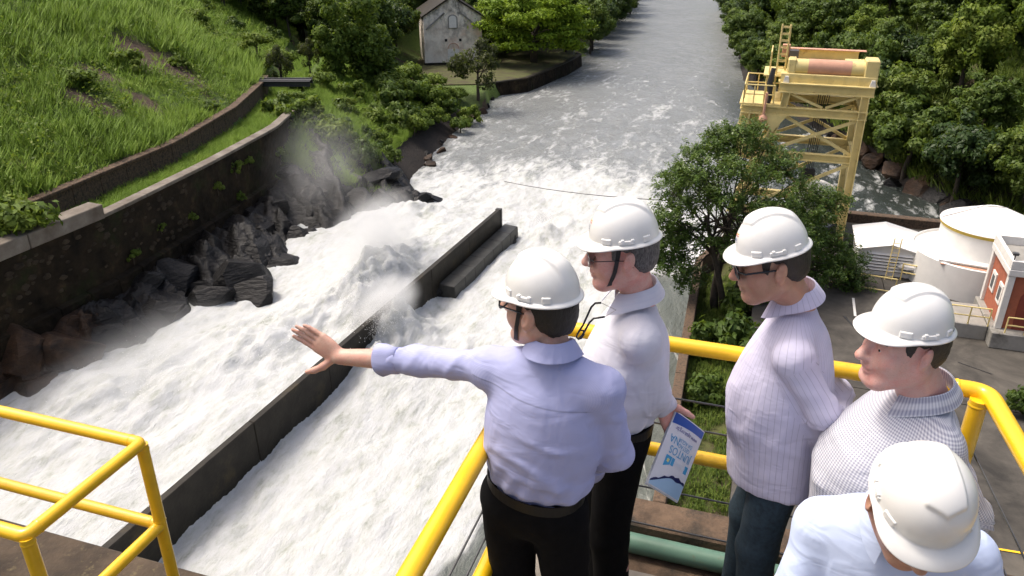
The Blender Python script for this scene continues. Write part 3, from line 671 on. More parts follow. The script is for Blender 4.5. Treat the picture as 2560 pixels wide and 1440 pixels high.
# round turbine pit: low drum with a smaller roofed drum on it
def tank():
    c = pz(2455, 762, ZY)+E2*3.6; R1, H1, R2, H2 = 3.75, 2.05, 2.75, 1.3
    t = empty('round_tank', c); tag(t, 'big white round tank with a conical lid on a wider drum', 'tank'); O = t.location
    m = MB(O); m.lathe(O, [(R1, 0), (R1, H1), (R1-.12, H1+.03), (R1-.16, H1-.12), (R2-.1, H1-.12)], 56); m.build('drum', M['white_paint'], t, True)
    c2 = O+E1*.55+E2*.75
    m = MB(O); m.lathe(c2, [(R2, H1-.3), (R2, H1+H2)], 56); m.build('upper_drum', M['white_paint'], t, True)
    m = MB(O); m.lathe(c2, [(R2+.08, H1+H2+.004), (R2+.10, H1+H2+.2)], 56); m.build('ochre_band', M['rust_band'], t, True)
    m = MB(O); m.lathe(c2, [(R2+.14, H1+H2+.204), (R2+.12, H1+H2+.25), (.7, H1+H2+1.15), (.02, H1+H2+1.22)], 56); m.build('conical_roof', M['white_paint'], t, True, auto=50)
    m = MB(O); m.tube([c2+E1*(-R2)+UZ*(H1+H2+.34), c2+E1*(-.7)+UZ*(H1+H2+1.24), c2+E1*.6+UZ*(H1+H2+1.28)], .02, 6); m.build('cable', M['cable'], t)
    m = MB(O); q = O-E2*2.75-E1*.9+UZ*(H1+.10); m.box(q, E1*1.7+E2*-.28, E2*.28, UZ*.03); m.build('cover_plate', M['white_paint'], t)
    m = MB(O); q = O-E2*3.05-E1*.9+UZ*(H1-.06); m.box(q, E1*1.6+E2*-.25, E2*.16, UZ*.02); m.build('rusty_channel', M['crane_red'], t)
tank()
p = pz(2262, 692, ZY); t = empty('dome_vent', p+UZ*0); tag(t, 'small white mushroom vent by the yellow railing', 'vent')
m = MB(t.location); m.lathe(p, [(.25, 0), (.25, .7), (.7, .75), (.66, .9), (.4, 1.0), (.05, 1.05)], 24); m.build('cap', M['white_paint'], t, True)
# terracotta hut
def hut():
    p = pz(2492, 818, ZY+.9); a, b = ab(p); t = empty('transformer_hut', E(a, b, ZY)); tag(t, 'terracotta hut with white corners and a flat parapet roof', 'hut'); O = t.location
    w, d, z0, h = 3.2, 3.6, ZY+.9, 3.0
    m = MB(O); m.abox((0, 0, 0), (0, 0, 0)); m = MB(O); m.box(E(a+w/2, b+d/2, z0+h/2), E1*(w/2), E2*(d/2), UZ*(h/2)); m.build('wall', M['orange_wall'], t)
    for (aa, bb) in ((0, 0), (w, 0), (0, d), (w, d)):
        m = MB(O); m.box(E(a+aa, b+bb, z0+h/2), E1*.16, E2*.16, UZ*(h/2)); m.build('corner_pilaster', M['white_trim'], t, bevel=.02)
    m = MB(O); m.box(E(a+w/2, b+d/2, z0+h+.18), E1*(w/2+.22), E2*(d/2+.22), UZ*.177); m.build('cornice', M['white_trim'], t, bevel=.03)
    m = MB(O); m.box(E(a+w/2, b+d/2, z0+h+.36), E1*(w/2+.02), E2*(d/2+.02), UZ*.004); m.build('flat_roof', M['conc'], t)
    for q, (ex, ey) in (((w/2, -.1), (w/2+.2, .1)), ((w/2, d+.1), (w/2+.2, .1)), ((-.1, d/2), (.1, d/2-.003)), ((w+.1, d/2), (.1, d/2-.003))):
        m = MB(O); m.box(E(a+q[0], b+q[1], z0+h+.60), E1*ex, E2*ey, UZ*.24); m.build('parapet', M['white_trim'], t, bevel=.02)
    for bb in (.95, 2.55):
        wn_ = MB(O).box(E(a-.03, b+bb, z0+1.55), E1*.05, E2*.40, UZ*.55).build('window', M['white_trim'], t, bevel=.015)
        MB(O).box(E(a-.085, b+bb, z0+1.55), E1*.006, E2*.22, UZ*.36).build('pane', M['glass'], wn_)
    m = MB(O); n = 14; arc = [E(a+w/2-.95, b-.03, z0), E(a+w/2-.95, b-.03, z0+1.7)]+[E(a+w/2-.95*math.cos(math.pi*k/n), b-.03, z0+1.7+.75*math.sin(math.pi*k/n)) for k in range(1, n)]+[E(a+w/2+.95, b-.03, z0+1.7), E(a+w/2+.95, b-.03, z0)]
    m.prism(arc, E2*.05); d_ = m.build('door', M['red_door'], t)
    MB(O).box(E(a+w/2-.2, b-.045, z0+1.5), E1*.14, E2*.008, UZ*.05).build('name_plate', M['white_trim'], d_)
    # plinth, landing and steps
    m = MB(O); m.box(E(a+w/2, b+d/2-.2, ZY+.44), E1*(w/2+.35), E2*(d/2+.5), UZ*.45); m.build('plinth', M['conc'], t, bevel=.04)
    l = empty('landing', E(a-1.4, b+.3, ZY)); tag(l, 'concrete landing with steps beside the terracotta hut', 'landing')
    m = MB(l.location); m.box(E(a-1.35, b+1.5, ZY+.4), E1*.98, E2*1.4, UZ*.42); m.build('slab', M['conc'], l, bevel=.03)
    for k in range(4):
        m = MB(l.location); m.box(E(a-2.46-k*.26, b+1.0, ZY+(.62-k*.2)/2), E1*.129, E2*.7, UZ*(.62-k*.2)/2); m.build('step', M['conc'], l, bevel=.02)
    rr = empty('hut_railing', E(a-1.4, b+.1, ZY+.82)); tag(rr, 'yellow railing around the landing of the terracotta hut', 'railing')
    rail_run(rr, [E(a-2.3, b+.12, ZY+.82), E(a-.4, b+.12, ZY+.82)], 1.0, .04, M['cranepaint'], (.5,), .9)
    rr = empty('step_railing', E(a-2.3, b+.3, ZY)); tag(rr, 'sloping yellow handrail of the hut steps', 'railing')
    m = MB(rr.location); m.tube([E(a-2.36, b+.3, ZY+1.8), E(a-3.3, b+.3, ZY+1.0), E(a-3.3, b+.3, ZY)], .04, 8); m.build('handrail', M['cranepaint'], rr, True)
    m = MB(rr.location); m.tube([E(a-2.40, b+.3, ZY), E(a-2.40, b+.3, ZY+1.78)], .04, 8); m.build('post', M['cranepaint'], rr, True)
    rr = empty('plinth_railing', E(a+1, b-.55, ZY+.9)); tag(rr, 'yellow railing in front of the dark red hut door', 'railing')
    rail_run(rr, [E(a+.25, b-.55, ZY+.89), E(a+w+1.5, b-.55, ZY+.89)], .9, .04, M['cranepaint'], (.5,), .9)
    # cabinet on the roof
    c = empty('roof_cabinet', E(a+.9, b+.4, z0+h+.365)); tag(c, 'grey metal cabinet on the roof of the hut', 'cabinet')
    MB(c.location).box(E(a+.9, b+.45, z0+h+.60), E1*.3, E2*.22, UZ*.23).build('body', M['cable'], c, bevel=.02)
    MB(c.location).box(E(a+.9, b+.22, z0+h+.60), E1*.24, E2*.006, UZ*.17).build('door', M['steel_dark'], c)
    # spotlight on the parapet corner
    s_ = empty('floodlight', E(a-.1, b+.0, z0+h+.84)); tag(s_, 'small grey floodlight on the corner of the hut roof', 'light')
    MB(s_.location).tube([E(a-.1, b, z0+h+.84), E(a-.1, b, z0+h+1.1)], .03, 6).build('stem', M['cable'], s_)
    MB(s_.location).box(E(a-.1, b, z0+h+1.16), E1*.14, E2*.1, UZ*.07).build('lamp_head', M['cable'], s_, bevel=.02)
hut()
rr = empty('yard_railing', pz(2300, 735, ZY)); tag(rr, 'yellow railing between the round tank and the yard', 'railing')
rail_run(rr, [pz(2250, 700, ZY)+E2*0, pz(2452, 742, ZY)], 1.1, .045, M['cranepaint'], (.5,), 1.9)
rr = empty('low_railing', pz(2150, 722, ZY)); tag(rr, 'yellow railing in front of the louvred enclosure', 'railing')
rail_run(rr, [pz(2060, 706, ZY), pz(2235, 735, ZY)], .95, .045, M['cranepaint'], (.12,), 1.9)
# white rimmed basin low in the corner, clipped shrub
p = pz(2730, 1480, ZY); t = empty('round_basin', p); tag(t, 'round basin with a white rim at the foot of the dam', 'basin')
m = MB(t.location); m.lathe(p, [(1.75, 0), (1.75, .55), (1.66, .6), (1.62, .5), (1.6, .1)], 40); m.build('rim', M['white_paint'], t, True)
m = MB(t.location); m.lathe(p, [(1.58, .1), (1.58, .14)], 40); m.build('basin_floor', M['conc_brown'], t, True)
m = MB(); m.beam(pz(2470, 1368, ZY+.012), pz(2560, 1383, ZY+.012), .10, .006); tag(m.build('pavement_marking', M['yellow']), kind='structure')

# ------------------------------------------------------------------ gantry crane
def crane():
    p = pz(2094, 612, ZY); a, b = ab(p); t = empty('gantry_crane', p); tag(t, 'tall faded yellow gantry crane with a red banded winch drum', 'crane'); O = t.location
    C = lambda da, db, z: E(a+da*.87, b+db, ZY+z*.945)
    cp = M['cranepaint']
    def part(nm, fn, mat=cp, par=t, smooth=False, bevel=0):
        m = MB(O); fn(m); return m.build(nm, mat, par, smooth, bevel)
    D = 4.6
    for db in (0, D):
        part('leg', lambda m: (m.ibeam(C(0, db, .0), C(0, db, 10.7), .55, .5, E1)))
        part('leg', lambda m: (m.ibeam(C(-8.7, db, .0), C(-5.7, db, 9.2), .55, .5, E1)))
        part('post', lambda m: m.ibeam(C(-5.55, db, 9.65), C(-5.45, db, 10.7), .5, .45, E1))
        part('upper_girder', lambda m: m.ibeam(C(-6.0, db, 11.0), C(.55, db, 11.0), .5, .62))
        part('lower_girder', lambda m: m.ibeam(C(-8.6, db, 9.4), C(.35, db, 9.4), .5, .55))
        part('gusset', lambda m: m.prism([C(-5.2, db-.28, 9.1), C(-6.9, db-.28, 9.1), C(-6.1, db-.28, 7.9)], E2*.05))
        part('tie_beam', lambda m: m.ibeam(C(-6.5, db, 6.3), C(-.28, db, 6.3), .4, .5))
        part('tie_beam', lambda m: m.ibeam(C(-8.0, db, 1.9), C(-.28, db, 1.9), .4, .5))
        for (z0, z1, l0, l1) in ((6.6, 9.05, -6.4, -5.7), (2.2, 6.0, -7.8, -6.7)):
            part('brace', lambda m: m.beam(C(l0+.3, db-.06, z0), C(-.25, db-.06, z1), .16, .2))
            part('brace', lambda m: m.beam(C(l1+.3, db+.08, z1), C(-.25, db+.08, z0), .16, .2))
        part('brace', lambda m: m.beam(C(-5.3, db, 10.65), C(-2.8, db, 9.75), .12, .16))
        part('brace', lambda m: m.beam(C(-2.6, db, 9.75), C(-.3, db, 10.65), .12, .16))
    for da, z in ((.0, 6.3), (0, 1.9), (0, 9.4), (-6.0, 9.4), (-6.6, 6.3), (0, 10.7), (-5.5, 10.7)):
        part('cross_beam', lambda m: m.ibeam(C(da, .28, z), C(da, D-.28, z), .3, .4))
    part('brace', lambda m: m.beam(C(0, .3, 2.2), C(0, D-.3, 6.0), .14, .16)); part('brace', lambda m: m.beam(C(0, .3, 6.6), C(0, D-.3, 9.0), .14, .16))
    # winch house on top
    part('winch_bed', lambda m: m.box(C(-2.7, 1.1, 11.62), E1*2.9, E2*1.0, UZ*.28), bevel=.03)
    for k in range(5): part('bed_rib', lambda m: m.box(C(-4.8+k*1.05, .08, 11.62), E1*.05, E2*.03, UZ*.26))
    dr = part('winch_drum', lambda m: m.lathe(C(-5.1, .75, 12.3), [(.50, 0), (.50, 4.9)], 24, E2, UZ, E1), cp, t, True)
    part('red_sleeve', lambda m: m.lathe(C(-4.2, .75, 12.3), [(.52, 0), (.52, 2.6)], 24, E2, UZ, E1), M['crane_red'], dr, True)
    part('gear_box', lambda m: m.box(C(-5.35, .8, 12.15), E1*.26, E2*.55, UZ*.68), bevel=.08); part('gear_box', lambda m: m.box(C(.15, .9, 12.25), E1*.42, E2*.75, UZ*.72), bevel=.08)
    for da in (-5.6, .35): part('wheel_bogie', lambda m: m.prism([C(da-.22, -.1, 11.31), C(da+.22, -.1, 11.31), C(da+.12, -.1, 11.75), C(da-.12, -.1, 11.75)], E2*.4), M['white_trim'])
    part('rear_girder', lambda m: m.ibeam(C(-5.9, 3.6, 12.7), C(-.6, 3.6, 12.7), .4, .7)); part('rear_girder_top', lambda m: m.box(C(-3.2, 3.6, 13.08), E1*2.7, E2*.3, UZ*.02), M['crane_red'])
    for da in (-5.5, -3.3, -1.0): part('stanchion', lambda m: m.beam(C(da, 3.6, 11.3), C(da, 3.6, 12.35), .2, .2))
    part('motor', lambda m: m.lathe(C(-1.6, 2.3, 12.3), [(.4, 0), (.4, 1.4), (.2, 1.5)], 16, E2, UZ, E1), cp, t, True)
    part('deck_plate', lambda m: m.box(C(-2.7, 2.3, 11.34), E1*3.0, E2*2.3, UZ*.02))
    # side platform with cabinets hanging below it on the river side
    part('platform', lambda m: m.box(C(-7.2, 2.0, 9.75), E1*1.35, E2*2.2, UZ*.06))
    part('platform_beam', lambda m: m.ibeam(C(-8.5, -.1, 9.55), C(-8.5, D, 9.55), .3, .4))
    for db, w in ((.9, 1.2), (2.9, 1.4)):
        part('hopper', lambda m: m.prism([C(-8.9, db-w/2, 5.9), C(-7.1, db-w/2, 5.6), C(-6.9, db-w/2, 9.2), C(-8.6, db-w/2, 9.25)], E2*w), cp, t, False, .03)
    for k in range(3): part('hopper_rib', lambda m: m.beam(C(-8.95+.1*k, .22, 6.4+k*.9), C(-7.0+.1*k, .22, 6.2+k*.9), .08, .1))
    for db in (-.2, .2): part('hanger', lambda m: m.beam(C(-8.3, db, 5.0), C(-7.9, db, 9.3), .08, .1))
    part('hanger', lambda m: m.beam(C(-7.4, -.2, 5.0), C(-7.2, -.2, 9.3), .08, .1))
    # railings on the platform
    def rr(pts, h, mids):
        for hh in (1,)+mids: part('guard_rail', lambda m: m.tube([q+UZ*h*hh for q in pts], .045, 6))
        for i in range(len(pts)-1):
            n = 3
            for k in range(n+1): q = lerp(pts[i], pts[i+1], k/n); part('guard_post', lambda m: m.tube([q, q+UZ*h], .04, 6))
    rr([C(-8.5, -.1, 9.8), C(-8.5, 4.2, 9.8)], 1.2, (.5,)); rr([C(-8.5, 4.2, 9.8), C(-6.0, 4.2, 9.8)], 1.2, (.5,)); rr([C(-8.5, -.1, 9.8), C(-6.3, -.1, 9.8)], 1.2, (.5,))
    rr([C(-6.9, 1.2, 11.6), C(-6.9, 4.2, 11.6)], 1.4, (.5,)); part('upper_deck', lambda m: m.box(C(-6.6, 2.6, 11.55), E1*.6, E2*1.7, UZ*.05))
    for db in (1.0, 4.2): part('deck_post', lambda m: m.beam(C(-7.0, db, 9.8), C(-7.0, db, 11.5), .12, .12))
    # caged ladder tower rising above the deck
    for da in (-6.4, -5.8):
        for db in (1.2, 1.8): part('ladder_post', lambda m: m.beam(C(da, db, 9.8), C(da, db, 14.9), .09, .09))
    for k in range(8):
        for db in (1.2, 1.8): part('ladder_rung', lambda m: m.beam(C(-6.35, db, 11.6+k*.45), C(-5.85, db, 11.6+k*.45), .05, .06))
    part('control_box', lambda m: m.box(C(-5.9, 2.2, 13.1), E1*.25, E2*.2, UZ*.4), M['crane_red'], bevel=.03); part('control_box', lambda m: m.box(C(-5.3, 1.9, 12.9), E1*.3, E2*.25, UZ*.3), M['cable'], bevel=.03)
    part('black_hose', lambda m: m.tube([C(-6.6, .2, 12.2), C(-6.75, .1, 11.2), C(-6.6, .15, 10.2), C(-6.7, .1, 9.6)], [.16, .2, .15, .12], 8), M['steel_dark'], t, True)
    part('ram', lambda m: m.tube([C(-6.9, -.3, 9.0), C(-6.85, -.3, 10.6)], .09, 8), M['crane_red'], t, True); part('ram_foot', lambda m: m.lathe(C(-6.9, -.3, 8.6), [(.1, 0), (.3, .15), (.25, .35), (.08, .5)], 12), M['crane_red'], t, True)
    # hoist ropes and hook block
    for k in range(6): part('hoist_rope', lambda m: m.tube([C(-3.1+.16*k, 1.0+.1*(k % 2), 11.3), C(-3.35+.13*k, 1.0+.1*(k % 2), 5.1)], .028, 5), M['steel_dark'])
    part('hook_block', lambda m: m.box(C(-3.0, 1.05, 4.8), E1*.45, E2*.2, UZ*.35), M['steel_dark'], bevel=.08)
crane()

# ------------------------------------------------------------------ old gabled house by the river, its terrace, quay wall, lamp post
def plaster():
    t = NT('stained old plaster'); w = t.wpos(); n = t.noise(w, .55, 8, .68, .3)
    col = t.ramp(n, [(.3, (.64, .54, .44)), (.55, (.84, .77, .67)), (.8, (.88, .83, .75))])
    pk = t.ramp(t.noise(w, .28, 5, .6), [(.56, 0.0), (.7, 1.0)]); col = t.mix(pk, col, (.68, .48, .36))
    up = t.attr('soot'); stn = t.noise(t.wpos((1, 1, .8)), .9, 7, .7)
    f = t.math('MULTIPLY', up, t.ramp(stn, [(.46, 0.0), (.64, .85)])); col = t.mix(f, col, (.05, .048, .043))
    t.bsdf(col, .9, t.bump(t.noise(w, 4, 5), .4, .03)); return t.m
def house():
    c = Vector((-9.2, 129.2, -19.2)); th = R(10); ax = Vector((math.cos(th), math.sin(th), 0)); ay = Vector((-math.sin(th), math.cos(th), 0))
    t = empty('gabled_house', c); tag(t, 'old stained white house with a pointed gable by the river', 'house'); O = t.location
    H = lambda x, y, z: c+ax*x+ay*y+UZ*z
    mp = plaster(); W = 4.5; he, ha = 7.4, 10.2
    m = MB(O); m.prism([H(-W, 0, 0), H(W, 0, 0), H(W, 0, he), H(0, 0, ha), H(-W, 0, he)], ay*11); o = m.build('wall', mp, t)
    bm = bmesh.new(); bm.from_mesh(o.data); bmesh.ops.subdivide_edges(bm, edges=bm.edges, cuts=12, use_grid_fill=True); bm.to_mesh(o.data); bm.free()
    attr(o.data, 'soot', [max(0, min(1, (v.co.z-4.6)/2.2)) for v in o.data.vertices])
    tr = M['white_trim']
    for s_ in (-1, 1):
        m = MB(O); m.prism([H(0, -.35, ha+.02), H(s_*(W+.35), -.35, he-.2), H(s_*(W+.35), -.35, he+.05), H(0, -.35, ha+.3)], ay*11.7); m.build('roof_slope', M['conc_dark'], t)
        m = MB(O); m.beam(H(s_*1.25, -.09, 7.9), H(s_*4.2, -.09, 5.5), .17, .22); m.build('raking_moulding', M['conc'], t)
        m = MB(O); m.box(H(s_*(W-.2), -.07, he/2-.2), ax*.24, ay*.068, UZ*(he/2-.25)); attr(m.build('pilaster', mp, t).data, 'soot', np.full(8, .5))
        m = MB(O); m.box(H(s_*1.15, -.06, 7.9), ax*.13, ay*.058, UZ*1.4); attr(m.build('pilaster', mp, t).data, 'soot', np.full(8, .9))
        m = MB(O); m.box(H(s_*1.12, -.02, 3.85), ax*.2, ay*.03, UZ*.2); m.build('vent_hole', M['dark_gap'], t)
    def arch(x, z0, w, h, rise, mat, nm, proud):
        n = 12; P = [H(x-w, -proud, z0), H(x-w, -proud, z0+h)]+[H(x-w*math.cos(math.pi*k/n), -proud, z0+h+rise*math.sin(math.pi*k/n)) for k in range(1, n)]+[H(x+w, -proud, z0+h), H(x+w, -proud, z0)]
        m = MB(O); m.prism(P, ay*(proud-.01)); return m.build(nm, mat, t)
    arch(0, 5.6, .75, 1.5, .55, M['conc'], 'arch_surround', .10); arch(0, 5.7, .58, 1.35, .45, tr, 'blind_window', .14)
    n = 14; pts = [H(-.85*math.cos(math.pi*k/n), -.05, 2.55+.85*math.sin(math.pi*k/n)) for k in range(n+1)]; m = MB(O); m.tube(pts, .05, 6); m.build('arch_rib', M['crane_red'], t)
    m = MB(O); m.box(H(0, -.03, 1.25), ax*.9, ay*.025, UZ*1.25); m.build('blocked_door', tr, t)
    m = MB(O); m.box(H(0, .25, .18), ax*(W+.15), ay*.4, UZ*.3); m.build('plinth', M['conc_dark'], t)
    # earth terrace and retaining edge in front
    f = empty('earth_terrace', H(0, -5, -.4)); tag(f, 'brown earth terrace with a stone edge in front of the old house', 'terrace')
    m = MB(f.location); m.prism([H(-4.9, -.5, -.1), H(-1.9, -11.5, -.1), H(7.3, -9.2, -.1), H(9.5, -.5, -.1)], -UZ*2.2); m.build('soil', M['dirt'], f)
    for p0, p1 in ((H(-4.9, -.5, -.02), H(-1.9, -11.5, -.02)), (H(-1.9, -11.5, -.02), H(7.3, -9.2, -.02))):
        for k in range(7): q0, q1 = lerp(p0, p1, k/7), lerp(p0, p1, (k+.985)/7); m = MB(f.location); m.beam(q0, q1, .35, .3); m.build('edge_stone', M['coping'], f)
house()
def quay():
    t = empty('quay_wall', (4, 126, -21)); tag(t, 'dark stone quay wall along the river below the spreading tree', 'wall')
    P = [(-4.5, 112.5), (2.2, 117.5), (6.5, 126), (9.2, 132), (11.8, 139), (11.2, 141)]
    for i in range(len(P)-1):
        n = max(1, int(math.dist(P[i], P[i+1])/1.5))
        for k in range(n):
            a = Vector((*P[i], -19.15)).lerp(Vector((*P[i+1], -19.15)), k/n); b = Vector((*P[i], -19.15)).lerp(Vector((*P[i+1], -19.15)), (k+.985)/n); d = (b-a).normalized(); nr = Vector((d.y, -d.x, 0))
            m = MB(t.location); m.prism([a-UZ*3+nr*.25, a, a-nr*.9, a-nr*.9-UZ*3], b-a); m.build('quay_block', M['masonry'], t, bevel=.04)
            m = MB(t.location); m.prism([a+nr*.08, a+nr*.08+UZ*.18, a-nr*.6+UZ*.18, a-nr*.6], b-a); m.build('coping_stone', M['conc_dark'], t, bevel=.02)
    m = MB(); m.prism([Vector((x, y, -19.05)) for x, y in [(-16, 112), (-4.6, 113.2), (2, 118), (6.2, 126.3), (8.9, 132.3), (11.4, 139.2), (10, 146), (-16, 150)]], -UZ*1.5); tag(m.build('quay_ground', M['lawn']), kind='structure')
    l = empty('street_lamp', (10.4, 138.4, -19)); tag(l, 'double armed street lamp at the end of the quay', 'street lamp'); O = Vector(l.location)
    MB(O).tube([O, O+UZ*6.2], [.11, .07], 8).build('pole', M['conc'], l, True)
    for s_ in (-1, 1):
        MB(O).tube([O+UZ*6.1, O+Vector((s_*.7, 0, 6.9)), O+Vector((s_*1.7, 0, 7.3))], .045, 6).build('arm', M['conc'], l, True)
        MB(O).box(O+Vector((s_*2.0, 0, 7.3)), Vector((.36, 0, .05*s_)), Vector((0, .14, 0)), UZ*.1).build('lamp_head', M['white_paint'], l, bevel=.04)
quay()
# wire over the river
A_, B_ = py(1075, 400, 92), py(1800, 506, 47); m = MB(); pts = [lerp(A_, B_, k/16)-UZ*(1.1*(1-(k/8-1)**2)) for k in range(17)]
m.tube(pts, .03, 5); tag(m.build('river_cable', M['steel_dark']), 'thin dark cable slung across the river above the rapids', 'cable')
# ------------------------------------------------------------------ vegetation
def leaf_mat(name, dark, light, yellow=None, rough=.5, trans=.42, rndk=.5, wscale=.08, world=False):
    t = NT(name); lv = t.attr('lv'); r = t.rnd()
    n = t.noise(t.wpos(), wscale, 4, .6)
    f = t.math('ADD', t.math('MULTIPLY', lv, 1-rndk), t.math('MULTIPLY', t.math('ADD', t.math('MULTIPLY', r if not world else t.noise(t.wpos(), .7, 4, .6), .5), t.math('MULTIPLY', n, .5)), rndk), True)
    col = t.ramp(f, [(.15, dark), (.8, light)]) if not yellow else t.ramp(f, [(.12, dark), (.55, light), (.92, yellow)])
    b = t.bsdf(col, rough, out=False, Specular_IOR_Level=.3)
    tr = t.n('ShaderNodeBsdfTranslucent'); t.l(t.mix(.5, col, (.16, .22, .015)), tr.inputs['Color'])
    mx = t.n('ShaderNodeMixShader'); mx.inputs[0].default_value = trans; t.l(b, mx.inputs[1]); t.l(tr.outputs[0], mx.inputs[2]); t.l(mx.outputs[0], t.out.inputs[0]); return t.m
M['leaf_forest'] = leaf_mat('forest leaves', (.034, .070, .016), (.115, .180, .032), (.22, .26, .05), .5)
M['leaf_dark'] = leaf_mat('dark leaves', (.020, .046, .014), (.060, .105, .026), None, .45)
M['leaf_bright'] = leaf_mat('bright leaves', (.09, .17, .014), (.24, .36, .02), (.36, .44, .03), .6)
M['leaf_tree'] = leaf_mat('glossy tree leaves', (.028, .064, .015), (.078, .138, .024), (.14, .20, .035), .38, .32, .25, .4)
M['leaf_bush'] = leaf_mat('bush leaves', (.045, .095, .015), (.14, .21, .028), (.25, .30, .05), .6)
M['leaf_olive'] = leaf_mat('olive sparse leaves', (.035, .045, .02), (.085, .095, .04), None, .6)
M['grass'] = leaf_mat('tall grass', (.055, .125, .014), (.21, .345, .028), (.44, .52, .10), .6, .45, .74, .13, True)
M['bark'] = plain('tree bark', (.07, .055, .04), .9, .3, 5, .7, .03)
def leaf_quads(P, N, size, r, fold=.25, asp=.5):
    """one folded leaf (two triangles pairs as 2 quads -> here 1 kite of 2 tris) per point"""
    n = len(P); N = N/np.maximum(np.linalg.norm(N, axis=1, keepdims=True), 1e-6)
    t = r.normal(size=(n, 3)); t -= (t*N).sum(1, keepdims=True)*N; t /= np.maximum(np.linalg.norm(t, axis=1, keepdims=True), 1e-6)
    b = np.cross(N, t); s = size*r.uniform(.6, 1.35, (n, 1))
    V = np.stack([P-t*s, P+b*s*asp+N*s*fold*.5, P+t*s-N*s*fold*.4, P-b*s*asp+N*s*fold*.5], 1).reshape(-1, 3)
    F = np.arange(n*4).reshape(n, 4); return V, F
def face_along(V, F, D):
    n = np.cross(V[F[:, 1]]-V[F[:, 0]], V[F[:, 2]]-V[F[:, 0]]); F = F.copy(); w = (n*D).sum(1) < 0; F[w] = F[w][:, ::-1]; return F
def crown_mesh(name, seed, rx, ry, rz, nclump, nleaf, leaf, mat, flat=.75, shell=.55, low=-.85, centers=None, rc=None, up=.5, asp=.5):
    r = np.random.default_rng(seed); C = []
    if centers is None:
        while len(C) < nclump:
            d = r.normal(size=3); d /= np.linalg.norm(d)
            if d[2] < low: continue
            C.append(d*r.uniform(shell, 1.0)*np.array([rx, ry, rz]))
        C = np.array(C)
    else: C = np.array(centers); nclump = len(C)
    k = r.integers(0, nclump, nleaf); d = r.normal(size=(nleaf, 3)); d /= np.linalg.norm(d, axis=1, keepdims=True)
    rad = (rc or .36*(rx+ry+rz)/3)*r.uniform(.6, 1.25, nclump)[k]; q = r.uniform(.35, 1, nleaf)**.5*np.where(r.uniform(0, 1, nleaf) < .12, 1.5, 1.0)
    P = C[k]+d*(rad*q)[:, None]*np.array([1, 1, flat])
    N = d+np.array([0, 0, up])+r.normal(size=(nleaf, 3))*.55
    V, F = leaf_quads(P, N, leaf, r, asp=asp)
    sn = d*.9+P/np.array([rx, ry, rz])*.35+np.array([0, 0, .25])+r.normal(size=(nleaf, 3))*.45; F = face_along(V, F, sn); me = npmesh(name, V, F); soft_normals(me, np.repeat(sn/np.linalg.norm(sn, axis=1, keepdims=True), 4, 0))
    cl = r.uniform(0, 1, nclump)[k]; lv = np.clip(.5*cl+.5*r.uniform(0, 1, nleaf), 0, 1); attr(me, 'lv', np.repeat(lv, 4))
    me.materials.append(mat); return me, C
def trunk_mesh(name, seed, h, r0, C, off, lean=(0, 0), nl=7, rl=.35):
    r = random.Random(seed); m = MB(); top = Vector((lean[0], lean[1], h))
    pts = [Vector((0, 0, -.8)), Vector((lean[0]*.15+r.uniform(-.1, .1), lean[1]*.15, h*.3)), Vector((lean[0]*.55+r.uniform(-.2, .2), lean[1]*.55, h*.65)), top]
    m.tube(pts, [r0*1.25, r0, r0*.8, r0*.5], 8)
    idx = list(range(len(C))); r.shuffle(idx)
    for i in idx[:nl]:
        e = Vector(C[i])+Vector(off); f = r.uniform(.45, .95); s = lerp(pts[1], top, f); mid = lerp(s, e, .5)+Vector((r.uniform(-.3, .3), r.uniform(-.3, .3), r.uniform(-.1, .4)))
        m.tube([s, mid, e], [r0*rl*1.2, r0*rl*.7, r0*.1], 6)
    me = pymesh(name, m.V, m.F, True); me.materials.append(M['bark']); return me
KIND = {}
def make_kind(key, seed, mat, rx=3, ry=3, rz=2.3, ncl=26, nleaf=6000, leaf=.26, h=3.6, **kw):
    me, C = crown_mesh('crown', seed, rx, ry, rz, ncl, nleaf, leaf, M[mat], **kw)
    off = (0, 0, h+rz*.25); tm = trunk_mesh('trunk', seed, h, .2*rx/3, C, off); KIND[key] = (me, tm, off)
def tree(key, loc, s, rz, label, group=None, name='tree', cat='tree'):
    me, tm, off = KIND[key]; t = empty(name, loc, rz); t.scale = s if isinstance(s, tuple) else (s, s, s); tag(t, label, cat, group)
    c = link('crown', me, None, t); c.location = off; link('trunk', tm, None, t); return t
make_kind('round', 1, 'leaf_forest', nleaf=15000, ncl=85, leaf=.17, rc=.66, shell=.4); make_kind('round2', 2, 'leaf_forest', rx=3.4, ry=3.0, rz=2.7, ncl=100, nleaf=17000, leaf=.17, rc=.66, shell=.4)
make_kind('dark', 3, 'leaf_dark', nleaf=15000, ncl=80, leaf=.18, rc=.7, shell=.4); make_kind('tall', 4, 'leaf_forest', rx=2.3, ry=2.3, rz=3.4, ncl=80, nleaf=14000, leaf=.17, rc=.62, shell=.35, h=4)
make_kind('yellow', 5, 'leaf_bush', rx=3, ry=3, rz=2.2, ncl=80, nleaf=14000, leaf=.16, rc=.62, shell=.4)
make_kind('bush', 6, 'leaf_bush', rx=1.3, ry=1.3, rz=.9, ncl=16, nleaf=2200, leaf=.15, h=.5, low=-.3)
make_kind('bush2', 7, 'leaf_forest', rx=1.4, ry=1.2, rz=1.0, ncl=16, nleaf=2200, leaf=.16, h=.5, low=-.3)
make_kind('umbrella', 8, 'leaf_bright', rx=4.6, ry=4.6, rz=3.0, ncl=110, nleaf=30000, leaf=.15, h=2.4, flat=.30, shell=.5, low=-.7, rc=1.0, up=1.2)
make_kind('sparse', 9, 'leaf_olive', rx=2.4, ry=2.4, rz=2.0, ncl=26, nleaf=2600, leaf=.17, h=3.0, rc=.75)
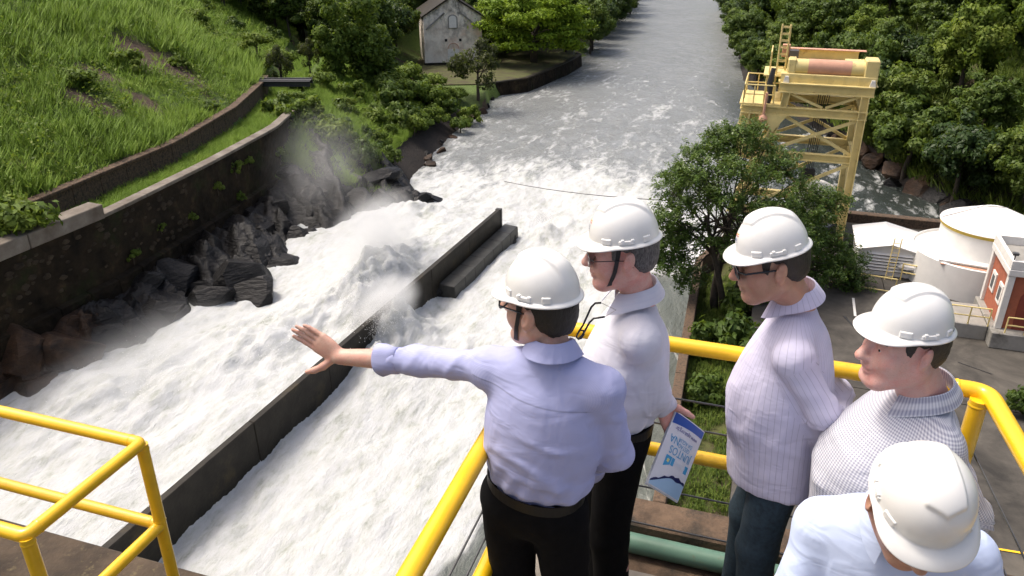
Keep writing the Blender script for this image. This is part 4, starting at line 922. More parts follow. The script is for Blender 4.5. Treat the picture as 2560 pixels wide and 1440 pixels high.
make_kind('vine', 10, 'leaf_bush', rx=1.3, ry=1.3, rz=4.2, ncl=34, nleaf=7000, leaf=.2, h=2.6, low=-.95, rc=.85)
# forest on the right bank
slots = []
for y in np.arange(61, 232, 6.2):
    for d in np.arange(1.8, 66, 6.4):
        yy = y+random.uniform(-2, 2); dd = d+random.uniform(-1.8, 1.8)
        x = float(SHR(yy))+max(1.2, dd); z = float(right_z(np.array(x), np.array(yy)))
        # keep what the valley view can hold
        fw = yy*_c-(z+3-CAMZ)*_s; upv = yy*_s+(z+3-CAMZ)*_c; u = 1280+FPX*x/fw; v = 720-FPX*upv/fw
        if u < (3150 if yy < 110 else 2720) and v > -150: slots.append((yy, dd, x, z, u, v))
FL = {'round': 'rounded mid green tree', 'round2': 'full leafy green tree', 'dark': 'dark green tree', 'tall': 'tall narrow green tree', 'yellow': 'pale yellowish green tree'}
for yy, dd, x, z, u, v in slots:
    key = random.choice(['round', 'round', 'round2', 'round2', 'dark', 'tall', 'yellow', 'yellow'])
    if dd < 5: key = random.choice(['dark', 'round2', 'round'])
    q = random.uniform(.9, 1.5)
    where = 'at the right waterline' if dd < 5 else 'high on the right bank' if dd > 24 else 'low on the right bank'
    dist = ', far downstream' if yy > 150 else ', upstream of the far bend' if yy > 112 else ' behind the crane' if yy > 84 else ' above the dark tailwater' if yy > 70 else ' above the white tanks'
    tree(key, (x, yy, z-.6), (q*random.uniform(.9, 1.15), q*random.uniform(.9, 1.15), q*random.uniform(.85, 1.2)), random.uniform(0, 6.28), ('small ' if q < 1.08 else 'large ' if q > 1.32 else 'medium ')+FL[key]+' '+where+dist, 'forest trees of the right bank', 'forest_tree')
# woods on the left: behind the house, along the far left bank, up the hill edge
lf = []
for y in np.arange(150, 330, 8.5):
    for d in np.arange(1, 40, 6.5): lf.append((float(SH(y))-d+random.uniform(-2, 2), y+random.uniform(-3, 3), 'far'))
for y in np.arange(108, 152, 5.0):
    for x in np.arange(-46, -15, 5.2): lf.append((x+random.uniform(-1.5, 1.5), y+random.uniform(-2, 2), 'wood'))
for x in np.arange(-13, 6, 5): lf.append((x+random.uniform(-1, 1), 147+random.uniform(-1, 2), 'house'))
n_ = 0
for x, y, w in lf:
    z = float(left_z(np.array(x), np.array(y))); fw = y*_c-(z+3-CAMZ)*_s; upv = y*_s+(z+3-CAMZ)*_c; u = 1280+FPX*x/fw; v = 720-FPX*upv/fw
    if not (-60 < u < 1640 and v > -110): continue
    key = random.choice(['dark', 'dark', 'round', 'round2', 'tall']); q = random.uniform(.9, 1.35)*(1.25 if w == 'far' else 1)
    lab = ('small ' if q < 1.1 else 'large ' if q > 1.35 else 'medium ')+FL[key]+{'far': ' overhanging the far left riverbank', 'wood': ' in the dark wood left of the old house', 'house': ' behind the gable of the old house'}[w]
    tree(key, (x, y, z-.5), q, random.uniform(0, 6.28), lab, {'far': 'trees of the far left bank', 'wood': 'dark wood beside the house', 'house': 'trees behind the house'}[w], 'forest_tree')
# named trees
tree('umbrella', (3.6, 131.5, -19.1), (2.0, 1.8, 2.0), .4, 'large bright green spreading tree beside the old house', None, 'spreading_tree')
tree('umbrella', (-1.0, 141, -19.1), (1.3, 1.3, 1.6), 2.1, 'smaller bright green tree behind the large spreading tree', None, 'spreading_tree')
tree('round', (9.3, 141.5, -19.1), 1.0, 1.4, 'pale rounded tree next to the street lamp', None, 'tree')
p = pz(1196, 262, -20.3); tree('sparse', p, (1.35, 1.35, 1.5), .7, 'sparse olive tree with dark crooked branches on the shore', None, 'crooked_tree')
for u, v, z, s, lab in [(835, 190, -14.2, (1.1, 1.1, 1.15), 'vine covered tree column right of the footbridge'), (905, 200, -15.2, (1.5, 1.5, 1.35), 'tallest vine draped tree left of the old house'), (945, 215, -16.5, (1.3, 1.3, .9), 'leafy shrubby tree below the vine draped trees')]:
    tree('vine', pz(u, v, z), s, random.random()*6, lab, None, 'vine_tree')
for (u, v, sc) in [(690, 95, .55), (760, 30, .5)]:
    d_ = 84 if u == 690 else 92; p = py(u, v, d_); z = float(left_z(np.array(p.x), np.array(p.y))); tree('sparse', (p.x, p.y, z-.2), (sc, sc, sc*1.5), u, 'thin young tree on the hill '+('beside the dark wood' if u == 760 else 'above the footbridge'), None, 'young_tree')
# bushes on the bank below the terrace
BU = [(700, 300, -14.5, 1.0), (735, 320, -15, 1.2), (770, 300, -14.8, 1.1), (800, 345, -16.2, 1.25), (840, 330, -16.2, 1.0), (765, 375, -17, 1.1), (820, 395, -17.6, 1.1), (870, 385, -17.8, .9), (905, 360, -17.8, .8), (760, 420, -18, .9), (700, 330, -15.5, .8),
      (930, 300, -17, 1.0), (975, 270, -17, 1.2), (1020, 255, -17.3, 1.25), (1060, 245, -17.7, 1.2), (1095, 262, -18.4, 1.1), (1000, 320, -18.4, 1.1), (1040, 310, -18.8, 1.2), (1085, 300, -19.2, 1.1), (960, 350, -18.8, .9), (1120, 275, -19.2, 1.0), (985, 215, -16.2, 1.3), (1030, 205, -16.6, 1.2),
      (880, 255, -16, 1.1), (850, 285, -15.8, 1.0), (1150, 320, -20.3, .8), (1175, 300, -20.3, .9), (730, 260, -13.8, .8), (750, 225, -13.8, .8), (930, 410, -19, .7), (1085, 215, -17.5, 1.0), (1140, 245, -19, .9)]
rb = random.Random(9)
for k in range(22):
    y_ = rb.uniform(68, 106); f_ = rb.uniform(.22, 1.0); x_ = float(SH(y_))*(1-f_)+float(WL(y_))*f_; z_ = float(left_z(np.array(x_), np.array(y_))); q_ = Vector((x_, y_, z_)); fw = y_*_c-(z_-CAMZ)*_s; BU.append((1280+FPX*x_/fw, 720-FPX*(y_*_s+(z_-CAMZ)*_c)/fw, z_+.35, rb.uniform(.6, 1.15)))
for k, (u, v, z, s) in enumerate(BU):
    key = 'bush' if k % 4 else 'bush2'
    where = 'at the end of the stone wall' if u < 800 and v > 240 else 'beside the footbridge' if v < 265 and u < 800 else ('low on the grassy slope above the black rocks' if v > 340 else 'in the middle of the grassy slope' if v > 250 else 'below the vine draped trees') if u < 950 else ('near the crooked shore tree' if u > 1110 else 'just below the earth terrace' if v < 240 else 'low above the brown shore' if v > 300 else 'below the old house')
    tree(key, pz(u, v, z)-UZ*.4, (s*1.15, s*1.15, s*random.uniform(.9, 1.4)), random.random()*6, ('small ' if s < .85 else 'large ' if s > 1.12 else '')+('yellow green' if k % 4 else 'mid green')+' bush on the bank '+where, 'bushes on the left bank', 'bush', 'bush')
for (u, v, z, s, lab) in [(35, 600, -13.5, 1.5, 'bright leafy bush spilling over the near end of the stone wall'), (700, 165, -12, 1.2, 'rounded bush on the terrace behind the footbridge'), (640, 120, -10.5, 1.1, 'dark bush on the hill above the footbridge')]:
    tree('bush', pz(u, v, z)-UZ*.3, s, 1.0, lab, None, 'bush', 'bush')
for (u, v, z, s) in [(590, 480, -15, .45), (620, 450, -15, .35), (545, 480, -15.5, .35), (480, 560, -16.5, .3), (330, 640, -16.8, .35), (600, 560, -17.2, .35), (700, 480, -16, .5), (400, 590, -16, .25)]:
    y_ = None; best = None
    for y in np.arange(34, 76, .25):
        q = Vector((float(WL(y)), y, z)); fw = q.y*_c-(q.z-CAMZ)*_s; upv = q.y*_s+(q.z-CAMZ)*_c; uu = 1280+FPX*q.x/fw
        if best is None or abs(uu-u) < best[0]: best = (abs(uu-u), q)
    tree('bush', best[1]-UZ*.2, (s, s, s*1.2), u*.1, 'small weed tuft rooted in the face of the stone wall', 'weeds in the stone wall', 'weed', 'weed')
rb = random.Random(31)
for k in range(46):
    y_ = rb.uniform(38, 118); x_ = float(UL(y_))-rb.uniform(1, 34); z_ = float(left_z(np.array(x_), np.array(y_))); q_ = rb.uniform(.35, .95)
    fw = y_*_c-(z_-CAMZ)*_s; u_ = 1280+FPX*x_/fw; v_ = 720-FPX*(y_*_s+(z_-CAMZ)*_c)/fw
    if u_ < -30 or v_ < -20: continue
    tree('bush' if k % 2 else 'bush2', (x_, y_, z_-.3), (q_*1.2, q_*1.2, q_*rb.uniform(.8, 1.3)), k, ('pale' if k % 2 else 'dark')+' leafy weed shrub in the hillside grass '+('near the terrace wall' if float(UL(y_))-x_ < 8 else 'around the bare soil' if abs(x_+34) < 8 else 'high on the slope'), 'weed shrubs on the hill', 'shrub', 'shrub')
# shrubs in the yard
p = pz(2556, 1035, ZY); tree('bush2', p, (.55, .55, .7), 0, 'clipped dark green shrub beside the yellow corner post', None, 'shrub', 'shrub')
for (u, v, s, lab) in [(1800, 905, (1.35, 1.35, 1.5), 'leafy shrub growing by the guide wall'), (1760, 1000, (.8, .8, .9), 'low dark shrub on the lawn by the guide wall'), (1870, 800, (1.2, 1.2, 1.5), 'shrub under the large dark tree')]:
    tree('bush2', pz(u, v, -19.3)-UZ*.2, s, u, lab, None, 'shrub', 'shrub')

# the dark tree in front of the crane, built leaf by leaf around its own limbs
def big_tree():
    r = np.random.default_rng(77); base = pz(1800, 772, -19.3); t = empty('feathery_tree', base); tag(t, 'large dark feathery tree in front of the yellow crane', 'tree')
    def rel(u, v, dy): return py(u, v, base.y+dy)-base
    C = [rel(*q) for q in [(1790, 360, 1), (1740, 380, 0), (1850, 345, 1.5), (1910, 370, 2), (1960, 400, 1), (1700, 430, -.5), (1760, 430, -1.5), (1830, 420, -1.5), (1900, 440, -1), (1990, 450, .5), (2030, 490, 1.5), (1680, 480, .5), (1720, 510, -1), (1790, 490, -2), (1870, 500, -2), (1950, 510, -1.5), (2020, 540, -.5), (2060, 540, 1), (1665, 540, -.5), (1700, 570, .5), (1740, 590, -1), (2070, 590, .5), (2030, 610, -1), (1990, 580, -1.8), (2100, 620, .3), (2090, 660, -.5), (2060, 680, -1), (1930, 420, 2.5), (1820, 390, 2.8), (1760, 460, 2.5), (1980, 540, 2.4), (2110, 680, .6), (1690, 610, -.6), (1900, 560, -2.4), (1840, 560, 2), (2040, 650, 1.2), (1720, 450, 1.8), (1830, 610, -1.8), (1950, 640, -2), (1880, 680, -1.4), (1655, 600, -.8), (1648, 640, -.2), (1690, 655, -1.0), (2130, 705, .2), (2125, 650, .8), (1720, 690, -.8), (2000, 700, -1.6), (1800, 335, 1.2), (1880, 325, 1.6), (2075, 500, 1.6)]]
    n = 76000; k = r.integers(0, len(C), n); Ca = np.array([tuple(c) for c in C]); d = r.normal(size=(n, 3)); d /= np.linalg.norm(d, axis=1, keepdims=True)
    # leaves hang in sprays: pick spray anchors within each clump
    ns = 2400; ks = r.integers(0, len(C), ns); ds = r.normal(size=(ns, 3)); ds /= np.linalg.norm(ds, axis=1, keepdims=True)
    S = Ca[ks]+ds*np.array([1.0, 1.0, .58])*r.uniform(.3, 1.1, (ns, 1)); i = r.integers(0, ns, n)
    ax = ds[i]+np.array([0, 0, -.15]); P = S[i]+ax*r.uniform(-.15, .42, (n, 1))+r.normal(size=(n, 3))*.10
    V, F = leaf_quads(P, d*.7+np.array([0, 0, .8])+.3*ds[i], .092, r, asp=.42); me = npmesh('crown', V, F)
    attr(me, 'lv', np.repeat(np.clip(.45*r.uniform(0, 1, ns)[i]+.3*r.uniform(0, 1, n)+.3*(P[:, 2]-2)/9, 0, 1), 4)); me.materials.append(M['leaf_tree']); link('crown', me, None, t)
    rr = random.Random(4)
    for j, (u, v, dy, r0) in enumerate([(1830, 520, .5, .24), (1765, 540, -.6, .20), (1880, 600, -.5, .17)]):
        top = rel(u, v, dy); b0 = Vector(((-.35, .25, .6)[j], (0, -.2, .3)[j], -.6)); mid = lerp(b0, top, .5)+Vector((rr.uniform(-.3, .3), 0, 0))
        m = MB(); m.tube([b0, lerp(b0, mid, .5)+Vector((rr.uniform(-.15, .15), 0, 0)), mid, top], [r0*1.15, r0, r0*.85, r0*.6], 9)
        for c in [c for q, c in enumerate(C) if q % 3 == j or (c-top).length < 2.5]:
            s_ = lerp(mid, top, rr.uniform(.2, 1)); kk = lerp(s_, c, .5)+Vector((rr.uniform(-.3, .3), rr.uniform(-.3, .3), rr.uniform(0, .4))); m.tube([s_, kk, c], [r0*.38, r0*.22, .015], 5)
            for z in range(4): e = c+Vector((rr.uniform(-1, 1), rr.uniform(-1, 1), rr.uniform(-.5, .6))); m.tube([lerp(kk, c, rr.random()), e], [.03, .006], 4)
        me = pymesh('trunk', m.V, m.F, True); me.materials.append(M['bark']); link('trunk', me, None, t)
big_tree()

# ------------------------------------------------------------------ grass: uncountable, one mass per place
def tuft(seed, nb, spread, h, w):
    r = np.random.default_rng(seed); V = []; F3 = []; lv = []
    for k in range(nb):
        a = r.uniform(0, 6.283); p = np.array([math.cos(a), math.sin(a), 0])*spread*r.uniform(0, 1)**.5; hh = h*r.uniform(.55, 1.15); dr = np.array([math.cos(a+r.uniform(-1, 1)), math.sin(a+r.uniform(-1, 1)), 0]); lean = r.uniform(.1, .6)*hh
        sd = np.array([-dr[1], dr[0], 0])*w*r.uniform(.7, 1.3); n = len(V); m_ = p+dr*lean*.35+np.array([0, 0, hh*.62]); tip = p+dr*lean+np.array([0, 0, hh*r.uniform(.8, 1)])
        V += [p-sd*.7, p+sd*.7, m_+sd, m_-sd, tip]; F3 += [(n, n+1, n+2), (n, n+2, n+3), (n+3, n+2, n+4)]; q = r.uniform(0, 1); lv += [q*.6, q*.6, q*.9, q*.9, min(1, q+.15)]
    return np.array(V), np.array(F3), np.array(lv)
def tuft1(seed, nb, spread, h, w):
    r = np.random.default_rng(seed); V = []; F = []; lv = []
    for k in range(nb):
        a = r.uniform(0, 6.283); p = np.array([math.cos(a), math.sin(a), 0])*spread*r.uniform(0, 1)**.5; hh = h*r.uniform(.5, 1.2); b = a+r.uniform(-1.2, 1.2); dr = np.array([math.cos(b), math.sin(b), 0]); c = r.uniform(0, 6.283); sd = np.array([math.cos(c), math.sin(c), 0])*w*r.uniform(.7, 1.4)
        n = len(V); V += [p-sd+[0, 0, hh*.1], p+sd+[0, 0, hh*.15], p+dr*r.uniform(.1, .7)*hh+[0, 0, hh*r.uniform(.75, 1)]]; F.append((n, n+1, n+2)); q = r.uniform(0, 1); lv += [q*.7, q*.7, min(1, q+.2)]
    return np.array(V), np.array(F), np.array(lv)
def grass_mass(name, P, S, tufts, mat, label):
    Vs = []; Fs = []; Ls = []; n = 0; r = np.random.default_rng(len(P))
    for j in range(len(tufts)):
        idx = np.arange(j, len(P), len(tufts)); tv, tf, tl = tufts[j]; k = len(idx); an = r.uniform(0, 6.283, k); c, s = np.cos(an), np.sin(an)
        X = tv[None, :, 0]*c[:, None]-tv[None, :, 1]*s[:, None]; Y = tv[None, :, 0]*s[:, None]+tv[None, :, 1]*c[:, None]; Z = np.repeat(tv[None, :, 2], k, 0)
        W = np.stack([X, Y, Z], -1)*S[idx][:, None, None]+P[idx][:, None, :]; Vs.append(W.reshape(-1, 3)); Fs.append((tf[None]+(np.arange(k)*len(tv))[:, None, None]+n).reshape(-1, 3)); n += k*len(tv)
        Ls.append(np.clip(np.repeat(tl[None], k, 0)+r.uniform(-.2, .2, (k, 1)), 0, 1).ravel())
    Va = np.concatenate(Vs); Fa = np.concatenate(Fs); me = npmesh(name, Va, face_along(Va, Fa, np.array([[.25, -1.0, .5]]))); sn = np.random.default_rng(3).normal(size=Va.shape)*.33+np.array([0.12, -.1, 1.0]); soft_normals(me, sn/np.linalg.norm(sn, axis=1, keepdims=True)); attr(me, 'lv', np.concatenate(Ls)); tag(link(name, me, mat), label, 'grass', kind='stuff')
TF = [tuft1(k, 22, .48, .88, .028) for k in range(6)]; TS = [tuft(20+k, 9, .22, .42, .016) for k in range(3)]
def proj(P):
    fw = P[:, 1]*_c-(P[:, 2]-CAMZ)*_s; up = P[:, 1]*_s+(P[:, 2]-CAMZ)*_c; return 1280+FPX*P[:, 0]/fw, 720-FPX*up/fw
def on_left(n, y0, y1, f0, f1):
    y = y0+(y1-y0)*rng.uniform(0, 1, n)**1.25; x = f0(y)+(f1(y)-f0(y))*rng.uniform(0, 1, n); z = left_z(x, y); P = np.stack([x, y, z], -1); u, v = proj(P); return P[(u > -120) & (u < 2600) & (v > -120)]
P = on_left(42000, 26, 150, lambda y: UL(y)-.7, lambda y: UL(y)-34-.25*y)
n1 = fbm(P*.13, 3, 61); so_ = soil_at(P[:, 0], P[:, 1], P[:, 2]); keep = rng.uniform(0, 1, len(P)) > so_*.95; P = P[keep]; n1 = n1[keep]
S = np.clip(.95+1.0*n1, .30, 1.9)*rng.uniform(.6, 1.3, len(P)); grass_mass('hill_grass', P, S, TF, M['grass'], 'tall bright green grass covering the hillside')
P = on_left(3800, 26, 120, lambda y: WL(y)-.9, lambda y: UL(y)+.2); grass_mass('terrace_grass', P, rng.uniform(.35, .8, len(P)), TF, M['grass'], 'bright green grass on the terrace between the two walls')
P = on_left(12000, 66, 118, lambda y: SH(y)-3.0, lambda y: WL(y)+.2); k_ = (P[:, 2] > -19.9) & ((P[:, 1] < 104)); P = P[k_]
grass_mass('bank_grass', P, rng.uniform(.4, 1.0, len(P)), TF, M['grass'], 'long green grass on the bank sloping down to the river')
# broad-leaved weeds mixed into the hill grass
r_ = np.random.default_rng(55); Pw = on_left(5200, 28, 140, lambda y: UL(y)-.6, lambda y: UL(y)-34-.25*y); nw = fbm(Pw*.16, 3, 66); Pw = Pw[nw > -.05]; kk = 16
Q = np.repeat(Pw, kk, 0)+r_.normal(size=(len(Pw)*kk, 3))*np.array([.42, .42, .28])+np.array([0, 0, .55]); V_, F_ = leaf_quads(Q, r_.normal(size=Q.shape)*.7+np.array([0, 0, 1]), .14, r_); me = npmesh('hill_weeds', V_, F_); attr(me, 'lv', np.repeat(r_.uniform(0, 1, len(Q)), 4)); tag(link('hill_weeds', me, M['leaf_bush']), 'low leafy weeds scattered through the hillside grass', 'weeds', kind='stuff')
# ground cover under the right forest and dark undergrowth
y = rng.uniform(58, 190, 11000); x = SHR(y)+1.5+rng.uniform(0, 1, 11000)**1.2*46; P = np.stack([x, y, right_z(x, y)], -1); u, v = proj(P); P = P[(u < 2700) & (v > -150)]
grass_mass('forest_undergrowth', P, rng.uniform(.9, 2.0, len(P)), TF, M['leaf_bush'], 'dense undergrowth beneath the forest of the right bank')
# lawn by the guide wall
al_ = rng.uniform(0, 1, 5200); bl_ = rng.uniform(gB0+6, yb1-4, 5200); wa = gA0+(gA1-gA0)*(bl_-gB0)/(gB1-gB0)+.4; aa = wa+(aL-wa)*al_
P = np.stack([E1.x*aa+E2.x*bl_, E1.y*aa+E2.y*bl_, np.full(5200, -19.3)], -1); nn = fbm(P*.5, 3, 71); P = P[nn > -.22]
grass_mass('lawn_grass', P, rng.uniform(.5, 1.1, len(P)), TS, M['leaf_bush'], 'patchy grass of the narrow lawn beside the guide wall')
# ------------------------------------------------------------------ walkway, kerb, railings
def deckpart():
    m = MB(); m.prism([E(-.95, -.25, 0), E(1.45, -.25, 0), E(1.25, 2.66, 0), E(-.95, 2.66, 0)], -UZ*.35); tag(m.build('walkway_floor', M['deck']), kind='structure')
    m = MB(); m.prism([E(-.95, -2.6, .95), E(1.6, -2.6, .95), E(1.6, -.28, .95), E(-.95, -.28, .95)], -UZ*1.3); tag(m.build('upper_walkway_floor', M['deck']), kind='structure')
    m = MB(); m.prism([E(-.95, 2.664, -.9), E(-.95, 2.664, -.03), E(-.95, 2.865, -.03), E(-.95, 2.875, .075), E(-.95, 3.07, .07), E(-.95, 3.09, -.9)], E1*2.35); o = m.build('walkway_kerb', M['conc_brown'], bevel=.015); tag(o, 'rough brown concrete kerb outside the yellow railing', 'kerb')
    m = MB(); m.prism([E(-9, -1, -.88), E(-1.7, -1, -.88), E(-1.7, 2.78, -.88), E(-9, 2.78, -.88)], -UZ*1.6); o = m.build('pier_ledge', M['pier'], bevel=.03); tag(o, 'dark mossy concrete ledge below the smaller railing', 'ledge')
M['deck'] = plain('walkway concrete', (.22, .20, .17), .9, .25, 5, .4, .01, ((.09, .08, .06), 3, .55))
M['pier'] = plain('mossy dark concrete', (.06, .042, .026), .9, .5, 4, .6, .02, ((.15, .12, .06), 14, .60))
deckpart()
gp = empty('drain_pipe', E(.3, 2.5, .05)); tag(gp, 'faded green pipe lying along the kerb behind the men', 'pipe')
m = MB(gp.location); m.tube([E(-.6, 2.805, .022), E(.4, 2.80, .022), E(1.5, 2.798, .022)], .046, 14); m.build('barrel', M['green_pipe'], gp, True)
for a_ in (-.45, .62): m = MB(gp.location); m.tube([E(a_-.03, 2.805, .022), E(a_+.03, 2.805, .022)], .052, 14); m.build('coupling', M['green_pipe'], gp, True)
ZR, ZM = 1.10, .60
cl = empty('corner_railing', E(-.72, 2.74, 0)); tag(cl, 'heavy yellow tube railing around the walkway, behind the men', 'railing')
KL, KR = E(-.72, 2.74, 0), E(.845, 2.735, 0); NL = E(-.70, .55, 0); NR = KR+Vector((-.52, -2.3, 0))
def tubep(root, nm, pts, r, mat=M['yellow'], n=20): m = MB(root.location); m.tube(pts, r, n); return m.build(nm, mat, root, True, auto=60)
def elbow(P, A, B, rad, k=6):
    """points of a rounded corner at P between directions to A and B"""
    P, A, B = Vector(P), Vector(A), Vector(B); a = P+(A-P).normalized()*rad; b = P+(B-P).normalized()*rad
    return [(a*(1-t)*(1-t)+P*2*t*(1-t)+b*t*t) for t in [i/k for i in range(k+1)]]
rr_ = .0305
for z in (ZR, ZM):
    nm = 'top_rail' if z == ZR else 'mid_rail'; u_ = UZ*z
    tubep(cl, nm, [NL+u_]+elbow(KL+u_, NL+u_, KR+u_, .05)+elbow(KR+u_, KL+u_, NR+u_, .06)+[NR+u_], rr_ if z == ZR else rr_*.95)
for p_ in (KL, KR+Vector((-.045, -.03, 0)), NL+E2*.1, NR): 
    tubep(cl, 'post', [p_+UZ*.0, p_+UZ*(ZR-.01)], rr_*.98)
    m = MB(cl.location); m.lathe(p_, [(.075, .0), (.075, .012), (.04, .018)], 20); m.build('base_plate', M['yellow'], cl, True)
for z in (.86, .73, .40, .20):
    c_ = empty('safety_cable', KL+UZ*z); tag(c_, {.86: 'highest thin steel cable strung just under the yellow top rail', .73: 'second thin steel cable above the yellow mid rail', .40: 'thin steel cable just below the yellow mid rail', .20: 'lowest thin steel cable near the green pipe'}[z], 'cable')
    m = MB(c_.location); pts = [NL+UZ*z, KL+UZ*z, KR+UZ*z, NR+UZ*z]; m.tube(pts, .0045, 6); m.build('wire', M['cable'], c_, True)
# smaller railing round the lower landing
QA = py(353, 1108, 3.13); zq = QA.z; QB = QA-E1*3.0; QC = QA-E2*.66; QD = QC-E1*1.6
sr = empty('landing_railing', (QA.x, QA.y, -.88)); tag(sr, 'slim yellow railing around the lower landing at left', 'railing'); sr['label'] = 'slim yellow railing standing on the mossy ledge above the white water'
rs = .030; mids = -.50
tubep(sr, 'top_rail', [QB]+elbow(QA, QB, QC, .03)+elbow(QC, QA, QD, .03)+[QD], rs); tubep(sr, 'mid_rail', [QB+UZ*mids]+elbow(QA+UZ*mids, QB+UZ*mids, QC+UZ*mids, .02)+elbow(QC+UZ*mids, QA+UZ*mids, QD+UZ*mids, .02)+[QD+UZ*mids], rs)
for p_ in (QA, QC, lerp(QA, QB, .5), QD):
    tubep(sr, 'post', [Vector((p_.x, p_.y, -.88)), p_-UZ*.005], rs*.98); m = MB(sr.location); m.lathe(Vector((p_.x, p_.y, -.88)), [(.08, 0), (.08, .014), (.04, .02)], 18); m.build('base_plate', M['yellow'], sr, True)
# weld beads where tubes meet
def bead(root, p, d, r):
    p, d = Vector(p), Vector(d).normalized(); m = MB(root.location); m.tube([p-d*.006, p-d*.002, p+d*.002, p+d*.006], [r*1.005, r*1.07, r*1.07, r*1.005], 18, False); m.build('weld_bead', M['yellow'], root, True)
for p_ in (KR+Vector((-.045, -.03, 0)), NR, NL+E2*.1):
    bead(cl, p_+UZ*(ZR-rr_*1.05), UZ, rr_*.98); bead(cl, p_+UZ*(ZM+rr_), UZ, rr_*.98); bead(cl, p_+UZ*(ZM-rr_), UZ, rr_*.98)
for p_ in (QA, QC, lerp(QA, QB, .5)):
    bead(sr, p_-UZ*rs*1.1, UZ, rs*.98); bead(sr, p_+UZ*(mids+rs), UZ, rs*.98)
bead(sr, QA-E1*.05+UZ*mids, E1, rs); bead(sr, QA-E2*.05+UZ*mids, E2, rs); bead(sr, QA-E1*.06, E1, rs); bead(sr, QC+E2*.06, E2, rs); bead(cl, KR-E1*.10+UZ*ZR, E1, rr_); bead(cl, KR-E1*.16+UZ*ZM, E1, rr_*.95)
# ------------------------------------------------------------------ people: continuous surfaces grown from signed distance fields
def _v(a): return np.array(tuple(a), float)
class Field:
    def __init__(s, lo, hi, h, fine=(), hf=.0045):
        s.ax = []
        for i in range(3):
            x = [lo[i]]
            while x[-1] < hi[i]:
                f = any(a[i]-h <= x[-1] <= b[i] for a, b in fine); x.append(x[-1]+(hf if f else h))
            s.ax.append(np.array(x))
        s.F = np.full([len(a) for a in s.ax], 1.0, np.float32); s.h = h
    def sub(s, lo, hi):
        sl = tuple(slice(max(0, np.searchsorted(a, l)-1), np.searchsorted(a, u)+1) for a, l, u in zip(s.ax, lo, hi))
        g = np.meshgrid(*[a[q] for a, q in zip(s.ax, sl)], indexing='ij'); return sl, np.stack(g, -1)
    def put(s, fn, lo, hi, k):
        m = k+3*s.h; sl, P = s.sub(np.asarray(lo)-m, np.asarray(hi)+m)
        if P.size == 0: return
        d = fn(P).astype(np.float32); a = s.F[sl]; hh = np.maximum(k-np.abs(a-d), 0)/k; s.F[sl] = np.minimum(a, d)-hh*hh*k*.25
    def cut(s, fn, lo, hi, k):
        m = k+3*s.h; sl, P = s.sub(np.asarray(lo)-m, np.asarray(hi)+m)
        if P.size == 0: return
        d = -fn(P).astype(np.float32); a = s.F[sl]; hh = np.maximum(k-np.abs(a-d), 0)/k; s.F[sl] = np.maximum(a, d)+hh*hh*k*.25
    def ell(s, c, r, M3=None, k=.03, cut=False):
        c = _v(c); r = _v(r); R3 = np.eye(3) if M3 is None else M3       # columns of M3 are the local axes
        def fn(P):
            q = (P-c)@R3; k0 = np.sqrt(((q/r)**2).sum(-1)); k1 = np.sqrt(((q/(r*r))**2).sum(-1)); return k0*(k0-1)/np.maximum(k1, 1e-6)
        e = np.abs(R3)@r; (s.cut if cut else s.put)(fn, c-e, c+e, k)
    def cone(s, a, b, r1, r2, k=.03, cut=False):
        a, b = _v(a), _v(b); d = b-a; L2 = float(d@d)
        def fn(P):
            t = np.clip(((P-a)@d)/L2, 0, 1); return np.linalg.norm(P-a-t[..., None]*d, axis=-1)-(r1+(r2-r1)*t)
        R_ = max(r1, r2); (s.cut if cut else s.put)(fn, np.minimum(a, b)-R_, np.maximum(a, b)+R_, k)
    def path(s, pts, rs, k=.02):
        for i in range(len(pts)-1): s.cone(pts[i], pts[i+1], rs[i], rs[i+1], k)
    def mesh(s):
        F = s.F; xs, ys, zs = s.ax; I = F < 0; n = F.shape
        c = [I[i:n[0]-1+i, j:n[1]-1+j, k:n[2]-1+k] for i in (0, 1) for j in (0, 1) for k in (0, 1)]
        al = c[0]; an = c[0]
        for q in c[1:]: al = al & q; an = an | q
        act = an & ~al; idx = np.argwhere(act); vid = -np.ones(act.shape, np.int32); vid[act] = np.arange(len(idx))
        i, j, k = idx.T; S = np.zeros((len(idx), 3)); W = np.zeros(len(idx)); ax = [xs, ys, zs]
        for d in range(3):
            o = [q for q in range(3) if q != d]
            for p in (0, 1):
                for q in (0, 1):
                    a = idx.copy(); a[:, o[0]] += p; a[:, o[1]] += q; b = a.copy(); b[:, d] += 1
                    fa = F[a[:, 0], a[:, 1], a[:, 2]]; fb_ = F[b[:, 0], b[:, 1], b[:, 2]]; m = (fa < 0) != (fb_ < 0); t = np.where(m, fa/np.where(m, fa-fb_, 1), 0)
                    A = np.stack([ax[e][a[:, e]] for e in range(3)], -1); A[:, d] += t*(ax[d][b[:, d]]-ax[d][a[:, d]]); S[m] += A[m]; W[m] += 1
        V = S/W[:, None]; faces = []
        for d in range(3):
            o = [q for q in range(3) if q != d]; sl0 = [slice(1, -1)]*3; sl0[d] = slice(0, -1); sl1 = list(sl0); sl1[d] = slice(1, None)
            A = I[tuple(sl0)]; B = I[tuple(sl1)]; e = np.argwhere(A != B); e2 = e.copy()
            for q in o: e2[:, q] += 1
            flip = ~A[e[:, 0], e[:, 1], e[:, 2]]
            def cell(p, q): z = e2.copy(); z[:, o[0]] -= p; z[:, o[1]] -= q; return vid[z[:, 0], z[:, 1], z[:, 2]]
            Q = np.stack([cell(1, 1), cell(0, 1), cell(0, 0), cell(1, 0)], -1)
            if d == 1: flip = ~flip
            Q[flip] = Q[flip][:, ::-1]; faces.append(Q)
        Fq = np.concatenate(faces); return V, Fq[(Fq >= 0).all(1)]
